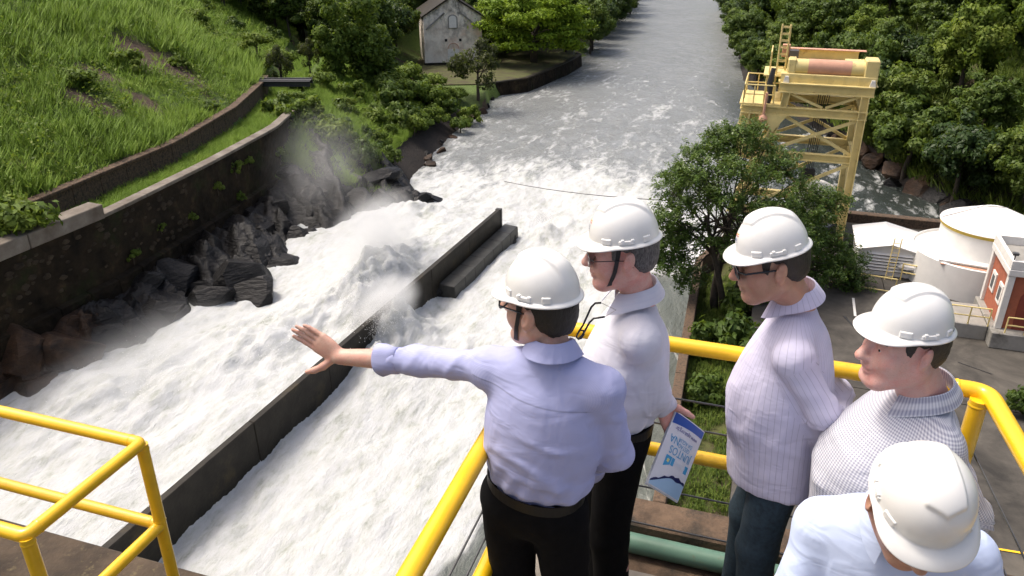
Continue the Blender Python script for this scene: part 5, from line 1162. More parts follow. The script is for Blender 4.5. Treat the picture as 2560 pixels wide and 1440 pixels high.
def relax(V, F, it=2, lam=.5):
    n = len(V); e = np.concatenate([F[:, [0, 1]], F[:, [1, 2]], F[:, [2, 3]], F[:, [3, 0]]]); e = np.concatenate([e, e[:, ::-1]])
    cnt = np.bincount(e[:, 0], minlength=n).astype(float)
    for _ in range(it):
        S = np.stack([np.bincount(e[:, 0], V[e[:, 1], q], minlength=n) for q in range(3)], -1)/np.maximum(cnt, 1)[:, None]; V = V+(S-V)*lam
    return V
def vnormals(V, F):
    a = np.cross(V[F[:, 2]]-V[F[:, 0]], V[F[:, 3]]-V[F[:, 1]]); N = np.zeros_like(V)
    for q in range(4): N += np.stack([np.bincount(F[:, q], a[:, w], minlength=len(V)) for w in range(3)], -1)
    return N/np.maximum(np.linalg.norm(N, axis=1, keepdims=True), 1e-12)
def frame(fwd, nod=0.0, roll=0.0):
    """head axes as columns: forward (face), left, up"""
    f = Vector(fwd); f.z = 0; f.normalize(); l = UZ.cross(f); Mx = Matrix((f, l, UZ)).transposed()
    Mx = Mx @ Matrix.Rotation(nod, 3, 'Y') @ Matrix.Rotation(roll, 3, 'X'); return np.array(Mx)
# ---------------- shared materials for people
def skin_mat(name, base, red):
    t = NT(name); c = t.wpos(); n = t.noise(c, 14, 5, .6); n2 = t.noise(c, 90, 3, .6)
    col = t.ramp(n, [(.3, tuple(x*.86 for x in base)), (.7, base)]); col = t.mix(t.ramp(t.noise(c, 22, 5, .7), [(.42, 0.0), (.68, .75)]), col, red); col = t.mix(t.ramp(t.noise(c, 240, 3, .7), [(.52, 0.0), (.68, .35)]), col, tuple(x*.55 for x in base))
    t.bsdf(col, .48, t.bump(n2, .35, .002), Subsurface_Weight=.12, Subsurface_Radius=(.012, .004, .002), Subsurface_Scale=.6); return t.m
def hair_mat(name, a, b):
    t = NT(name); c = t.coord('Object', (1, 1, 1)); n = t.noise(t.wpos((260, 260, 60)), 1.0, 4, .7)
    t.bsdf(t.ramp(n, [(.35, a), (.7, b)]), .55, t.bump(n, .8, .003)); return t.m
def fabric(name, base, alt, fn, rough=.85, wr=.9, yoke=None):
    """woven cloth: fn builds the stripe / check mask from the cloth coordinates"""
    t = NT(name); pu, pv = t.attr('pu'), t.attr('pv'); w = t.wpos()
    f = fn(t, pu, pv); col = t.mix(f, base, alt) if f is not None else None
    if col is None: col = t.mix(t.noise(w, 5, 4), tuple(x*.96 for x in base), base)
    crease = t.noise(t.wpos((5.5, 5.5, 2.6), (.2, .5, .3)), 1.5, 2, .45, 1.0); cr2 = t.noise(t.wpos((4, 4, 12), (.5, .3, .9)), 1.8, 2, .45, .9)
    nb = t.bump(crease, .45*wr, .030, t.bump(cr2, .35*wr, .016, t.bump(t.noise(w, 420, 2), .10, .0005)))
    if yoke:
        ln = t.math('ABSOLUTE', t.math('SUBTRACT', pv, yoke)); f2 = t.ramp(ln, [(.0010, 1.0), (.0026, 0.0)]); col = t.mix(t.math('MULTIPLY', f2, .6), col, tuple(x*.35 for x in base))
    t.bsdf(col, rough, nb); return t.m
def tri(t, x, period, width, soft=.25):
    """1 inside a stripe of the given width"""
    m = t.math('ABSOLUTE', t.math('SUBTRACT', t.math('FRACT', t.math('ADD', t.math('MULTIPLY', x, 1/period), 100.0)), .5))
    w = width/period/2; return t.ramp(m, [(max(0, w*(1-soft)), 1.0), (min(1, w*(1+soft)), 0.0)])
M['sh1'] = fabric('blue striped shirt', (.41, .43, .655), (.36, .385, .625), lambda t, u, v: t.math('MULTIPLY', tri(t, u, .0036, .0017, .7), .8), yoke=.42)
M['sh2'] = fabric('pale checked shirt', (.62, .62, .685), (.57, .575, .66), lambda t, u, v: t.math('MULTIPLY', t.math('MAXIMUM', tri(t, u, .0038, .0010, .7), tri(t, v, .0038, .0010, .7)), .7))
M['sh3'] = fabric('lilac pinstripe shirt', (.60, .575, .72), (.10, .09, .16), lambda t, u, v: t.math('MULTIPLY', tri(t, u, .0170, .0013, .6), .42))
M['sh4'] = fabric('grey gingham shirt', (.74, .74, .76), (.19, .20, .30), lambda t, u, v: t.math('ADD', t.math('MULTIPLY', tri(t, u, .0078, .0039, .4), .40), t.math('MULTIPLY', tri(t, v, .0078, .0039, .4), .40)))
M['sh5'] = fabric('plain pale blue shirt', (.54, .63, .84), None, lambda t, u, v: None)
M['black_cloth'] = plain('black trouser cloth', (.0040, .0040, .0045), .9, .3, 30, .3, .004, Specular_IOR_Level=.12)
M['jeans'] = plain('dark blue denim', (.020, .040, .058), .9, .35, 60, .5, .003, ((.032, .055, .075), 6, .55))
M['leather'] = plain('black leather', (.006, .0055, .005), .45, .2, 40, .2, .001, Specular_IOR_Level=.3)
M['strap'] = plain('black strap', (.008, .008, .009), .6, .2, 60, .2, .001)
M['frame_black'] = plain('black spectacle frame', (.01, .01, .012), .25, .1, 20, 0, .001)
M['metal_rim'] = plain('grey metal rim', (.35, .34, .32), .3, .1, 20, 0, .001, Metallic=.9)
t_ = NT('spectacle lens'); t_.bsdf((.75, .78, .8), .03, Transmission_Weight=.88, IOR=1.1); M['lens'] = t_.m
t_ = NT('dark spectacle lens'); t_.bsdf((.12, .12, .13), .05, Transmission_Weight=.55, IOR=1.1); M['lens_dark'] = t_.m
t_ = NT('hard hat plastic'); w_ = t_.wpos()
sc_ = t_.ramp(t_.noise(t_.coord('Object', (40, 9, 25), (.3, .2, .8)), 1.0, 6, .75, 1.0), [(.66, 0.0), (.72, .35)]); hc_ = t_.ramp(t_.noise(w_, 7, 5, .6), [(.3, (.68, .675, .645)), (.55, (.76, .76, .74)), (.7, (.78, .78, .76))]); hc_ = t_.mix(sc_, hc_, (.45, .43, .39)); hc_ = t_.mix(t_.math('MULTIPLY', t_.rnd(), .22), hc_, (.72, .69, .60))
t_.bsdf(hc_, t_.ramp(t_.noise(w_, 30, 4), [(.3, .30), (.7, .38)]), t_.bump(t_.noise(w_, 160, 3), .05, .0008), Coat_Weight=.25, Coat_Roughness=.2, Subsurface_Weight=.0); M['hat'] = t_.m
t_ = NT('eye white'); t_.bsdf((.62, .58, .55), .25); M['eye'] = t_.m
t_ = NT('iris'); t_.bsdf((.02, .012, .008), .15); M['iris'] = t_.m
M['button'] = plain('shirt button', (.75, .74, .72), .35, .05, 20, 0, .001)
M['red_band'] = plain('red rubber band', (.55, .02, .03), .5, .1, 20, .05, .001)
M['gold'] = plain('thin metal chain', (.6, .55, .5), .3, .1, 20, 0, .001, Metallic=1.0)

# ---------------- hard hat
def hat_point(phi, th, out=0.0):
    """shell surface in hat coordinates: phi around (0 = front), th from apex 0 to rim pi/2"""
    s, c = np.sin(th), np.cos(th); cp, sp = np.cos(phi), np.sin(phi)
    a = np.where(cp > 0, .122, .128); b = .107
    ss = np.sign(s)*np.abs(s)**.92; x = a*ss*cp; y = b*ss*sp; z = .128*np.abs(c)**.98
    # raised crest running front to back, broad and ending in a V step above the forehead
    wd = .034+.012*np.clip((x+.02)/.10, 0, 1); e = 1-smooth01(np.abs(y), wd-.005, wd+.004)
    fr = 1-smooth01(x+.32*np.abs(y)*0-.0, .066+0*x, .078); vv = smooth01(.086-np.abs(y)*.55-x, -.004, .006); bk = smooth01(x, -.118, -.075)
    r = .0078*e*vv*bk
    n = np.stack([x/(a*a), y/(b*b), z/(.128*.128)], -1); n /= np.maximum(np.linalg.norm(n, axis=-1, keepdims=True), 1e-9)
    return np.stack([x, y, z], -1)+n*(r+out)[..., None] if not np.isscalar(r+out) else np.stack([x, y, z], -1)+n*(r+out)
def brim_off(phi):
    c = np.cos(phi); return .013+.033*smooth01(c, .15, .95)
def make_hat(name, loc, M3, label, logo=False, strap=0, strap_len=1.0, sc=.88):
    t = empty(name, loc); t.scale = (sc, sc, sc); Mx = Matrix([list(r) for r in M3]).to_4x4(); t.rotation_euler = Mx.to_euler(); tag(t, label, 'hard hat', 'white hard hats')
    nphi, nth = 112, 44; ph = np.linspace(0, 2*np.pi, nphi, endpoint=False); th = np.linspace(.0, np.pi/2, nth)**1.0
    rows = []
    for q in th[1:]: rows.append(hat_point(ph, np.full(nphi, q), np.zeros(nphi)))
    base = rows[-1]; rad = base.copy(); rad[:, 2] = 0; rn = rad/np.linalg.norm(rad, axis=1, keepdims=True); bo = brim_off(ph)
    dip = -.010*smooth01(np.cos(ph), .1, 1)
    for f, dz in ((.12, -.0015), (.5, -.004), (1.0, -.008), (1.03, -.0105), (1.0, -.0125), (.5, -.0085), (.05, -.006)):
        q = base+rn*(bo*f)[:, None]; q[:, 2] += dz+dip*f; rows.append(q)
    for q in (th[::-1][1::3]): 
        if q > .02: rows.append(hat_point(ph, np.full(nphi, q), np.full(nphi, -.004)))
    V = np.concatenate([hat_point(np.zeros(1), np.zeros(1), np.zeros(1))]+rows+[hat_point(np.zeros(1), np.zeros(1), np.full(1, -.004))]); F = []
    R_ = len(rows)
    tris = [(0, 1+k, 1+(k+1) % nphi) for k in range(nphi)]; last = len(V)-1; o = 1+(R_-1)*nphi; tris += [(last, o+(k+1) % nphi, o+k) for k in range(nphi)]
    quads = [(1+i*nphi+k, 1+(i+1)*nphi+k, 1+(i+1)*nphi+(k+1) % nphi, 1+i*nphi+(k+1) % nphi) for i in range(R_-1) for k in range(nphi)]
    me = pymesh('shell', V, tris+quads, True); link('shell', me, M['hat'], t)
    # accessory slots and raised pads round the rim
    def pad(phi, w, h, z0, prd, nm):
        n = 6; P = []
        for layer, sh in ((0, 1.0), (1, .86)):
            for zz in (z0, z0+h*(1 if layer == 0 else .86)):
                for k in range(n+1):
                    f = phi+(k/n-.5)*w*sh; thv = math.acos(min(1, max(0, zz/.128))); q = hat_point(np.array([f]), np.array([thv]), np.array([-.002 if layer == 0 else prd]))[0]; P.append(q)
        m_ = n+1; Fq = []
        for k in range(n): Fq += [(2*m_+k, 2*m_+k+1, 3*m_+k+1, 3*m_+k), (k, k+1, 2*m_+k+1, 2*m_+k), (m_+k, 3*m_+k, 3*m_+k+1, m_+k+1)]
        Fq += [(0, 2*m_, 3*m_, m_), (n, m_+n, 3*m_+n, 2*m_+n)]
        m = MB(); m.add(P, Fq); m.build(nm, M['hat'], t, False, .0024, seg=3)
    for s_ in (1, -1):
        pad(s_*1.02, .34, .021, .001, .0048, 'pad'); pad(s_*1.62, .48, .014, .002, .0055, 'slot_housing'); pad(s_*1.50, .10, .019, .002, .0066, 'slot_lug'); pad(s_*1.78, .10, .018, .002, .0066, 'slot_lug'); pad(s_*2.22, .26, .021, .001, .0048, 'pad')
    # headband, ratchet and suspension
    m = MB(); n = 40; pts = [Vector((.094*math.cos(2*math.pi*k/n)-.004, .078*math.sin(2*math.pi*k/n), -.008)) for k in range(n+1)]
    V = []; 
    for k in range(n): 
        for dz in (0, -.026): 
            for q in (0, .003): c = pts[k]; d = Vector((c.x, c.y, 0)).normalized(); V.append(c+d*q+UZ*dz)
    F = []
    for k in range(n): a, b = k*4, ((k+1) % n)*4; F += [(a+1, b+1, b+3, a+3), (a, a+2, b+2, b), (a, b, b+1, a+1), (a+2, a+3, b+3, b+2)]
    m.add(V, F); m.build('headband', M['strap'], t, True)
    m = MB(); m.tube([Vector((-.100, 0, -.02)), Vector((-.112, 0, -.030))], [.024, .022], 18); m.tube([Vector((-.112, 0, -.030)), Vector((-.124, 0, -.036))], [.018, .019], 14); k_ = m.build('ratchet', M['strap'], t, True)
    m = MB(); m.tube([Vector((-.090, .03, -.012)), Vector((-.104, .02, -.026)), Vector((-.106, -.02, -.026)), Vector((-.090, -.03, -.012))], .010, 10); m.build('nape_strap', M['strap'], t, True)
    if strap:
        for s_ in (1, -1):
            P_ = [Vector((.018, s_*.092, -.002)), Vector((.026, s_*.087, -.05)), Vector((.040, s_*.085, -.11*strap_len)), Vector((.060, s_*.064, -.168*strap_len)), Vector((.072, s_*.030, -.196*strap_len)), Vector((.074, s_*.001, -.202*strap_len))]
            m = MB(); Vv = []
            for p_ in P_:
                for dx in (-.0075, .0075):
                    for dn in (0, .0022): Vv.append(p_+Vector((dx, s_*dn, -dn*.3)))
            Fq = []
            for i in range(len(P_)-1): a, b = i*4, i*4+4; Fq += [(a, a+2, b+2, b), (a+1, b+1, b+3, a+3), (a, b, b+1, a+1), (a+2, a+3, b+3, b+2)]
            m.add(Vv, Fq); m.build('chin_strap', M['strap'], t, True)
    if logo: hat_logo(t)
    return t
def text_mesh(s, size):
    c = bpy.data.curves.new('txt', 'FONT'); c.body = s; c.size = size; c.align_x = 'CENTER'; c.align_y = 'CENTER'; c.resolution_u = 3
    o = bpy.data.objects.new('txt', c); COL.objects.link(o); dg = bpy.context.evaluated_depsgraph_get(); me = bpy.data.meshes.new_from_object(o.evaluated_get(dg)); bpy.data.objects.remove(o); bpy.data.curves.remove(c); return me
t_ = NT('logo blue'); t_.bsdf((.03, .10, .28), .4); M['logo_blue'] = t_.m
t_ = NT('logo red'); t_.bsdf((.60, .05, .02), .4); M['logo_red'] = t_.m
t_ = NT('logo yellow'); t_.bsdf((.75, .40, .02), .4); M['logo_yellow'] = t_.m
def hat_logo(t):
    def wrap(x, y):                                                   # x right, y up on the front of the shell
        z = .040+y; th = math.acos(min(1, z/.128)); return Vector(hat_point(np.array([x/.115]), np.array([th]), np.array([.0009]))[0])
    me = text_mesh('CPFL', .019)
    for v in me.vertices: v.co = wrap(v.co.x, v.co.y)
    link('logo_text', me, M['logo_blue'], t)
    for nm, mat, pts in (('logo_swoosh', 'logo_red', [(-.020, .012), (-.004, .0155), (.012, .0145), (.022, .0165)]), ('logo_swoosh', 'logo_yellow', [(-.012, .019), (.004, .0205), (.022, .0235)]), ('logo_bar', 'logo_blue', [(-.022, -.0135), (.022, -.0135)])):
        V = []
        for x, y in pts: V += [wrap(x, y), wrap(x, y+.0028)]
        link(nm, pymesh(nm, V, [(2*i, 2*i+2, 2*i+3, 2*i+1) for i in range(len(pts)-1)]), M[mat], t)
# ---------------- the men
def ridged(p, seed): return 1-np.abs(fbm(p, 3, seed, .5))*2.2
def seg_t(P, a, b):
    d = b-a; t = np.clip(((P-a)@d)/(d@d), 0, 1); return t, np.linalg.norm(P-a-t[:, None]*d, axis=1)
def orth(u):
    u = u/np.linalg.norm(u); r = np.array([0, 0, 1.0]) if abs(u[2]) < .9 else np.array([1.0, 0, 0]); x = np.cross(r, u); x /= np.linalg.norm(x); return x, np.cross(u, x)
def hand(f, W, d, n, left, curl=.25, spread=.10, s=1.0, thumb_open=.8, curls=None, tn=.35):
    W, d, n = _v(W), _v(d), _v(n); d /= np.linalg.norm(d); n = n-d*(n@d); n /= np.linalg.norm(n); sd = np.cross(n, d) if left else np.cross(d, n)
    B = np.stack([d, sd, n], 1); f.ell(W+d*.048*s, _v((.050, .038, .0155))*s, B, .012)
    L = [(.043, .026, .021), (.047, .030, .022), (.043, .028, .021), (.034, .021, .019)]
    for i in range(4):
        K = W+(d*(.088-.004*abs(i-1.2))+sd*(.029-.0195*i))*s; f.cone(W+d*.012*s+sd*(.012-.008*i)*s, K, .0125*s, .0105*s, .012)
        a = (curls[i] if curls else curl); dr = d+sd*spread*(1.1-.8*i); dr /= np.linalg.norm(dr); p = K; ang = a*.6
        for j, l in enumerate(L[i]):
            q = dr*math.cos(ang)+n*math.sin(ang); e = p+q*l*s; f.cone(p, e, (.0092-.0009*j)*s, (.0086-.0011*j)*s, .004); p = e; ang += a
    p = W+d*.018*s+sd*.022*s; dr = sd*thumb_open+d*(1.25-thumb_open)+n*tn; dr /= np.linalg.norm(dr)
    for j, l in enumerate((.042, .032, .026)):
        e = p+dr*l*s; f.cone(p, e, (.0145-.002*j)*s, (.0122-.0018*j)*s, .008); p = e; dr = dr+d*.28+n*.05; dr /= np.linalg.norm(dr)
def head(f, hc, H, s, fat=0.0):
    Lc = lambda x, y, z: hc+H@(np.array([x, y, z])*s)
    f.ell(Lc(-.010, 0, .030), _v((.098, .077, .094))*s, H, .02); f.ell(Lc(.028, 0, -.040), _v((.066, .060+fat, .082))*s, H, .035)
    f.ell(Lc(.078, 0, -.103), _v((.024, .029+fat, .020))*s, H, .025)
    for g in (1, -1):
        f.cone(Lc(-.012, g*.056, -.052), Lc(.064, g*.018, -.104), (.022+fat*.7)*s, (.017+fat*.5)*s, .03)
        f.ell(Lc(.060, g*.040, -.030), _v((.026, .022+fat*.5, .028))*s, H, .03)
        f.cone(Lc(.086, g*.014, .030), Lc(.066, g*.052, .024), .0105*s, .010*s, .016)
        f.ell(Lc(.097, g*.033, .006), _v((.017, .020, .013))*s, H, .014, True)
        f.ell(Lc(.100, g*.013, -.031), _v((.012, .0085, .008))*s, H, .008)
        E_ = H@np.array(Matrix.Rotation(R(-14)*1, 3, 'Y') @ Matrix.Rotation(g*R(24), 3, 'Z'))
        f.ell(Lc(-.014, g*.084, -.006), _v((.0205, .0095, .034))*s, E_, .006); f.ell(Lc(-.006, g*.0945, -.002), _v((.0105, .0075, .019))*s, E_, .005, True); f.ell(Lc(-.004, g*.081, -.033), _v((.009, .0070, .011))*s, H, .006)
        f.ell(Lc(.0765, g*.033, .004), _v((.0135, .0145, .0125))*s, H, .006); f.ell(Lc(.0925, g*.034, .002), _v((.0075, .0105, .0030))*s, H, .003, True)
    f.cone(Lc(.092, 0, .020), Lc(.118, 0, -.026), .0095*s, .0130*s, .014); f.ell(Lc(.119, 0, -.029), _v((.0125, .0135, .0115))*s, H, .008)
    f.ell(Lc(.096, 0, -.060), _v((.0110, .024, .0062))*s, H, .005); f.ell(Lc(.094, 0, -.075), _v((.0115, .021, .0072))*s, H, .005); f.ell(Lc(.108, 0, -.0672), _v((.012, .026, .0019))*s, H, .003, True)
    f.ell(Lc(.083, 0, -.048), _v((.018, .030, .016))*s, H, .02)
def hair_mesh(hc, H, s, low=-.060, side_front=.040, thick=.008):
    f = Field(hc-.16*s, hc+.16*s, .0052)
    f.ell(hc+H@(np.array([-.013, 0, .028])*s), _v((.098+thick, .0775+thick*.7, .094+thick))*s, H, .01)
    f.ell(hc+H@(np.array([-.058, 0, -.020])*s), _v((.046+thick, .056+thick*.6, .060))*s, H, .02)
    sl, P = f.sub(f.ax[0][[0, 0, 0]]*0-99, np.array([99.]*3)); q = ((P-hc)@H)/s; x, y, z = q[..., 0], q[..., 1], q[..., 2]
    zb = np.interp(x, [-.12, -.07, -.030, -.022, .012, .020, side_front+.01], [low, low, -.035, .022, .026, -.012, -.004]) # leaves the ear free, keeps a sideburn
    zb = zb+.006*np.sin(y*90)+.004*np.sin(x*210); d1 = (zb-z)*.7; d2 = (x-(side_front-.25*(np.abs(y)-.06)))*.8; d2 = np.where(z > .055, x-.075, d2); d2 = np.maximum(d2, z-.066)
    f.F = np.maximum(f.F, np.maximum(d1, d2).astype(np.float32)*s); V, Fq = f.mesh(); V = relax(V, Fq, 1, .4); N = vnormals(V, Fq); V = V+N*(fbm(V*90, 3, 5)*.0016+fbm(V*np.array([140, 140, 30]), 2, 8)*.0014)[:, None]; return V, Fq
def collar(root, o, N, up, fwd, mat, r=(.064, .070), stand=.036, fall=.047, opening=.42, puv=True, lift=0.0):
    up = _v(up); up /= np.linalg.norm(up); fwd = _v(fwd); fwd = fwd-up*(fwd@up); fwd /= np.linalg.norm(fwd); rt = np.cross(fwd, up); N = _v(N)
    n = 44; al = np.linspace(-math.pi+opening, math.pi-opening, n); V = []; fr = np.abs(al)/math.pi
    for a, q in zip(al, fr):
        d = -fwd*math.cos(a)+rt*math.sin(a); er = 1/math.sqrt((math.cos(a)/r[1])**2+(math.sin(a)/r[0])**2); drop = fall*(1+.55*smooth01(q, .55, 1)); fl = .024+.022*smooth01(q, .55, 1); dz = -.030*smooth01(q, .35, 1)
        for rr, z in ((er-.001, -.014), (er-.004, stand-.002), (er-.0015, stand+.001), (er+.0015, stand-.001), (er+.5*fl+.003, stand-drop*.52), (er+fl+.003, stand-drop), (er+fl+.0005, stand-drop-.0005), (er+.5*fl+.0002, stand-drop*.52), (er+.0005, stand-.005), (er+.001, -.014)):
            V.append(N+d*rr+up*(z+dz+lift))
    m = 10; F = [(i*m+k, i*m+(k+1) % m, (i+1)*m+(k+1) % m, (i+1)*m+k) for i in range(n-1) for k in range(m)]+[tuple(range(m)), tuple((n-1)*m+k for k in range(m-1, -1, -1))]
    me = pymesh('collar', [v-o for v in V], F, True)
    try: me.set_sharp_from_angle(angle=R(32))
    except Exception: pass
    attr(me, 'pu', np.repeat(np.linspace(-.21, .21, n), m)); attr(me, 'pv', np.tile(np.arange(m)*.006, n))
    bm = bmesh.new(); bm.from_mesh(me); bmesh.ops.recalc_face_normals(bm, faces=bm.faces); bm.to_mesh(me); bm.free(); return link('collar', me, mat, root)
def cuff(root, o, A, B, r, mat, wid=.05, flare=.010, thick=.006, ragged=0.0, seed=1):
    """rolled cuff: band around the axis A->B ending at B"""
    A, B = _v(A), _v(B); d = (B-A)/np.linalg.norm(B-A); x, y = orth(d); n = 32; V = []; rr_ = np.random.default_rng(seed)
    for k in range(n):
        a = 2*math.pi*k/n; e = x*math.cos(a)+y*math.sin(a); w1 = 1+.06*math.sin(3*a+seed)+.04*math.sin(5*a+2*seed); rg = ragged*(.5+.5*math.sin(2*a+seed*1.7))
        for t, q in ((-wid, r*.98), (-wid, r+thick), (-wid*.5, r+thick+.001), (0+rg, r+flare+thick+rg*.9), (.003+rg, r+flare+rg*.9), (0, r*.92)): V.append(B+d*t+e*q*w1)
    m = 6; F = [(k*m+j, k*m+(j+1) % m, ((k+1) % n)*m+(j+1) % m, ((k+1) % n)*m+j) for k in range(n) for j in range(m)]
    me = pymesh('cuff', [v-o for v in V], F, True); attr(me, 'pu', np.repeat(np.linspace(0, .22, n), m)); attr(me, 'pv', np.tile(np.arange(m)*.01, n))
    bm = bmesh.new(); bm.from_mesh(me); bmesh.ops.recalc_face_normals(bm, faces=bm.faces); bm.to_mesh(me); bm.free(); return link('cuff', me, mat, root)
def person(sp):
    J = {k: _v(v) for k, v in sp['J'].items()}; J['sL'][2] -= sp.get('drop', .02); J['sR'][2] -= sp.get('drop', .02); o = np.array([J['pel'][0], J['pel'][1], 0.0]); g = sp.get
    root = empty('person', o); tag(root, sp['label'], 'person')
    rt = J['sR']-J['sL']; rt[2] = 0; rt /= np.linalg.norm(rt); up = J['neck']-J['pel']; L = np.linalg.norm(up); up /= L; rt = rt-up*(rt@up); rt /= np.linalg.norm(rt); fw = np.cross(up, rt); B = np.stack([rt, fw, up], 1)
    at = lambda t, r=0, f=0: J['pel']+up*(t*L)+rt*r+fw*f
    hc, H, hs = J['head'], frame(sp['face'], sp.get('nod', 0), sp.get('roll', 0)), g('hs', 1.0)
    cw, cd, ww, wd, belly = g('cw', .160), g('cd', .108), g('ww', .145), g('wd', .105), g('belly', .0)
    hip = {s: J['pel']+rt*(.088 if s == 'R' else -.088)-np.array([0, 0, .03]) for s in 'LR'}
    kne, ank = {}, {}
    for s in 'LR':
        a = J.get('a'+s); a = _v(a) if a is not None else hip[s]*[1, 1, 0]+np.array([0, 0, .085]); ank[s] = a; k_ = J.get('k'+s); kne[s] = _v(k_) if k_ is not None else (hip[s]+a)/2+fw*.03
    pts = list(J.values())+list(hip.values())+list(ank.values()); lo = np.min(pts, 0)-.27; hi = np.max(pts, 0)+.27; lo[2] = 0.0
    if 'handL' in sp or 'handR' in sp: pass
    fine = [(hc-.15, hc+.15)]+[(J['w'+s]-.16, J['w'+s]+.16) for s in g('fine_hands', '')]
    # ---- body: one continuous skin
    f = Field(lo, hi, .012, fine, .0046)
    def torso(f, e, k, arms=True):
        f.ell(at(.60), (cw+e, cd+e, .205+e), B, k); f.ell(at(.30, 0, belly*.6), (ww+e, wd+e+belly*.5, .19+e), B, k); f.ell(at(.02), (.158+e+g('hipw', 0), .112+e+belly*.2, .135+e), B, k)
        f.cone(J['sL']-up*.012, J['sR']-up*.012, .046+e, .046+e, k)
        for s in 'LR': f.cone(J['neck']-up*.012, J['s'+s]-up*.010, .052+e*.8, .044+e, k); f.ell(J['s'+s]-up*.012, _v((.048, .050, .052))+e, B, k)
    torso(f, -.026, .03); nb = hc+H@(np.array([-.030, 0, -.070])*hs); f.cone(nb, J['neck']+up*.015, (.050+g('fat', 0))*hs, .055+g('fat', 0)*1.1, .03)
    for s in 'LR':
        S, El, W = J['s'+s], J['e'+s], J['w'+s]; f.cone(S-up*.010, El, .036, .033, .02); mid = El+(W-El)*.35; f.path([El, mid, W], [.034, .036, .026], .02)
        f.path([hip[s], kne[s]], [.080, .055], .04); f.path([kne[s], kne[s]+(ank[s]-kne[s])*.35+fw*-.012, ank[s]], [.053, .052, .036], .03); f.path([ank[s]-[0, 0, .03], ank[s]+fw*.13-[0, 0, .05]], [.035, .028], .02)
    hd = g('hands', {})
    for s in 'LR':
        q = hd.get(s)
        if q is None: d_ = J['w'+s]-J['e'+s]; q = dict(d=d_, n=-rt if s == 'R' else rt, curl=.45)
        hand(f, J['w'+s], q['d'], q['n'], s == 'L', q.get('curl', .25), q.get('spread', .1), q.get('s', 1.0), q.get('thumb', .8), q.get('curls'), q.get('tn', .35))
    head(f, hc, H, hs, g('fat', 0)); V, Fq = f.mesh(); V = relax(V, Fq, 1, .35); link('body', npmesh('body', V-o, Fq, True), sp['skin'], root)
    # ---- shirt
    hem = g('hem', .0); f = Field(lo, hi, .0078); e0 = .010
    f.ell(at(.60), (cw+e0+.004, cd+e0+.008, .205), B, .07); f.ell(at(.32, 0, belly), (ww+e0+.014, wd+e0+.014+belly*.6, .20), B, .08)
    if sp['tuck']: f.ell(at(.06, 0, belly*.7), (.150+e0+g('hipw', 0), .112+e0+belly*.35, .13), B, .06)
    else: f.ell(at(-.06, 0, belly*.6), (.176+e0+g('hipw', 0), .138+e0+belly*.4, .42), B, .08)
    f.cone(J['sL'], J['sR'], .050, .050, .06)
    for s in 'LR':
        S, El, W = J['s'+s], J['e'+s], J['w'+s]; f.cone(J['neck']-up*.018, S+up*.000, .046, .050, .05); f.ell(S, (.046, .050, .050), B, .035)
        q = sp['sleeve'][s]; sr = g('sr', 1.0)
        if q <= 1: f.cone(S, S+(El-S)*q, .054*sr, (.058-.006*q)*sr, .028); sp.setdefault('send', {})[s] = (S, S+(El-S)*q, (.058-.006*q)*sr)
        else: Cf = El+(W-El)*(q-1); f.cone(S, El, .052*sr, .046*sr, .028); f.cone(El, Cf, .046*sr, .041*sr, .03); sp.setdefault('send', {})[s] = (El, Cf, .041*sr)
    zs = f.ax[2][None, None, :]; Px, Py_ = np.meshgrid(f.ax[0], f.ax[1], indexing='ij'); rr2 = (Px-J['pel'][0])*rt[0]+(Py_-J['pel'][1])*rt[1]
    hz = hem if hem else (at(.06)[2]); wav = (np.cos(rr2*13)*-.022 if not sp['tuck'] else 0*rr2)
    mask = np.minimum(.25, np.linalg.norm(np.stack([Px-J['pel'][0], Py_-J['pel'][1]], -1), axis=-1)); near = (mask < .25)
    cut_ = ((hz+wav)[..., None]-zs) if not np.isscalar(wav) else hz-zs; keep_arm = np.zeros_like(f.F, bool)
    for s in 'LR':
        El, W = J['e'+s], J['w'+s]
    Fz = np.maximum(f.F, np.where(near[..., None], cut_, -1).astype(np.float32)); f.F = Fz; V, Fq = f.mesh(); V = relax(V, Fq, 2, .5); N = vnormals(V, Fq)
    q = (V-J['pel'])@B; best = np.full(len(V), 9.0); pu = np.zeros(len(V)); pv = np.zeros(len(V)); disp = np.zeros(len(V)); dT = np.full(len(V), 9.0)
    th = np.arctan2(q[:, 0], -q[:, 1]); seam = g('seam', math.pi); th = (th-seam) % (2*np.pi)+seam-2*np.pi; pu = th*.165; pv = q[:, 2].copy()
    tq = q[:, 2]/L; sd_ = g('seed', 1); wp = fbm(q*4.2+sd_, 2, 81); wp2 = fbm(q*2.6+3*sd_, 2, 82); mk = np.clip(fbm(q*3.4+7*sd_, 2, 83)*1.6+.35, 0, 1); mk2 = np.clip(fbm(q*3.0+5*sd_, 2, 84)*1.7+.25, 0, 1)
    rdg = lambda x: np.exp(-(np.sin(x*.5)**2)*5)-.33
    dg_ = g('diag', 1.0); disp = .0155*rdg(19*(q[:, 0]*.8+q[:, 2]*.45*dg_)+6*wp)*mk*np.clip(1.2-tq, .15, 1)+.0135*rdg(22*(q[:, 0]*.5-q[:, 2]*.75)+7*wp2)*mk2*np.clip(1.15-tq, .12, 1)
    disp += (.0040 if sp['tuck'] else .003)*np.sin(th*13+6*wp)*np.exp(-((tq-.20)/.13)**2)+.008*rdg(40*q[:, 2]+5*wp2+2*th)*np.exp(-((tq-.25)/.2)**2)*mk
    if sp['tuck']: disp -= .026*smooth01(.20-tq, 0, .10)
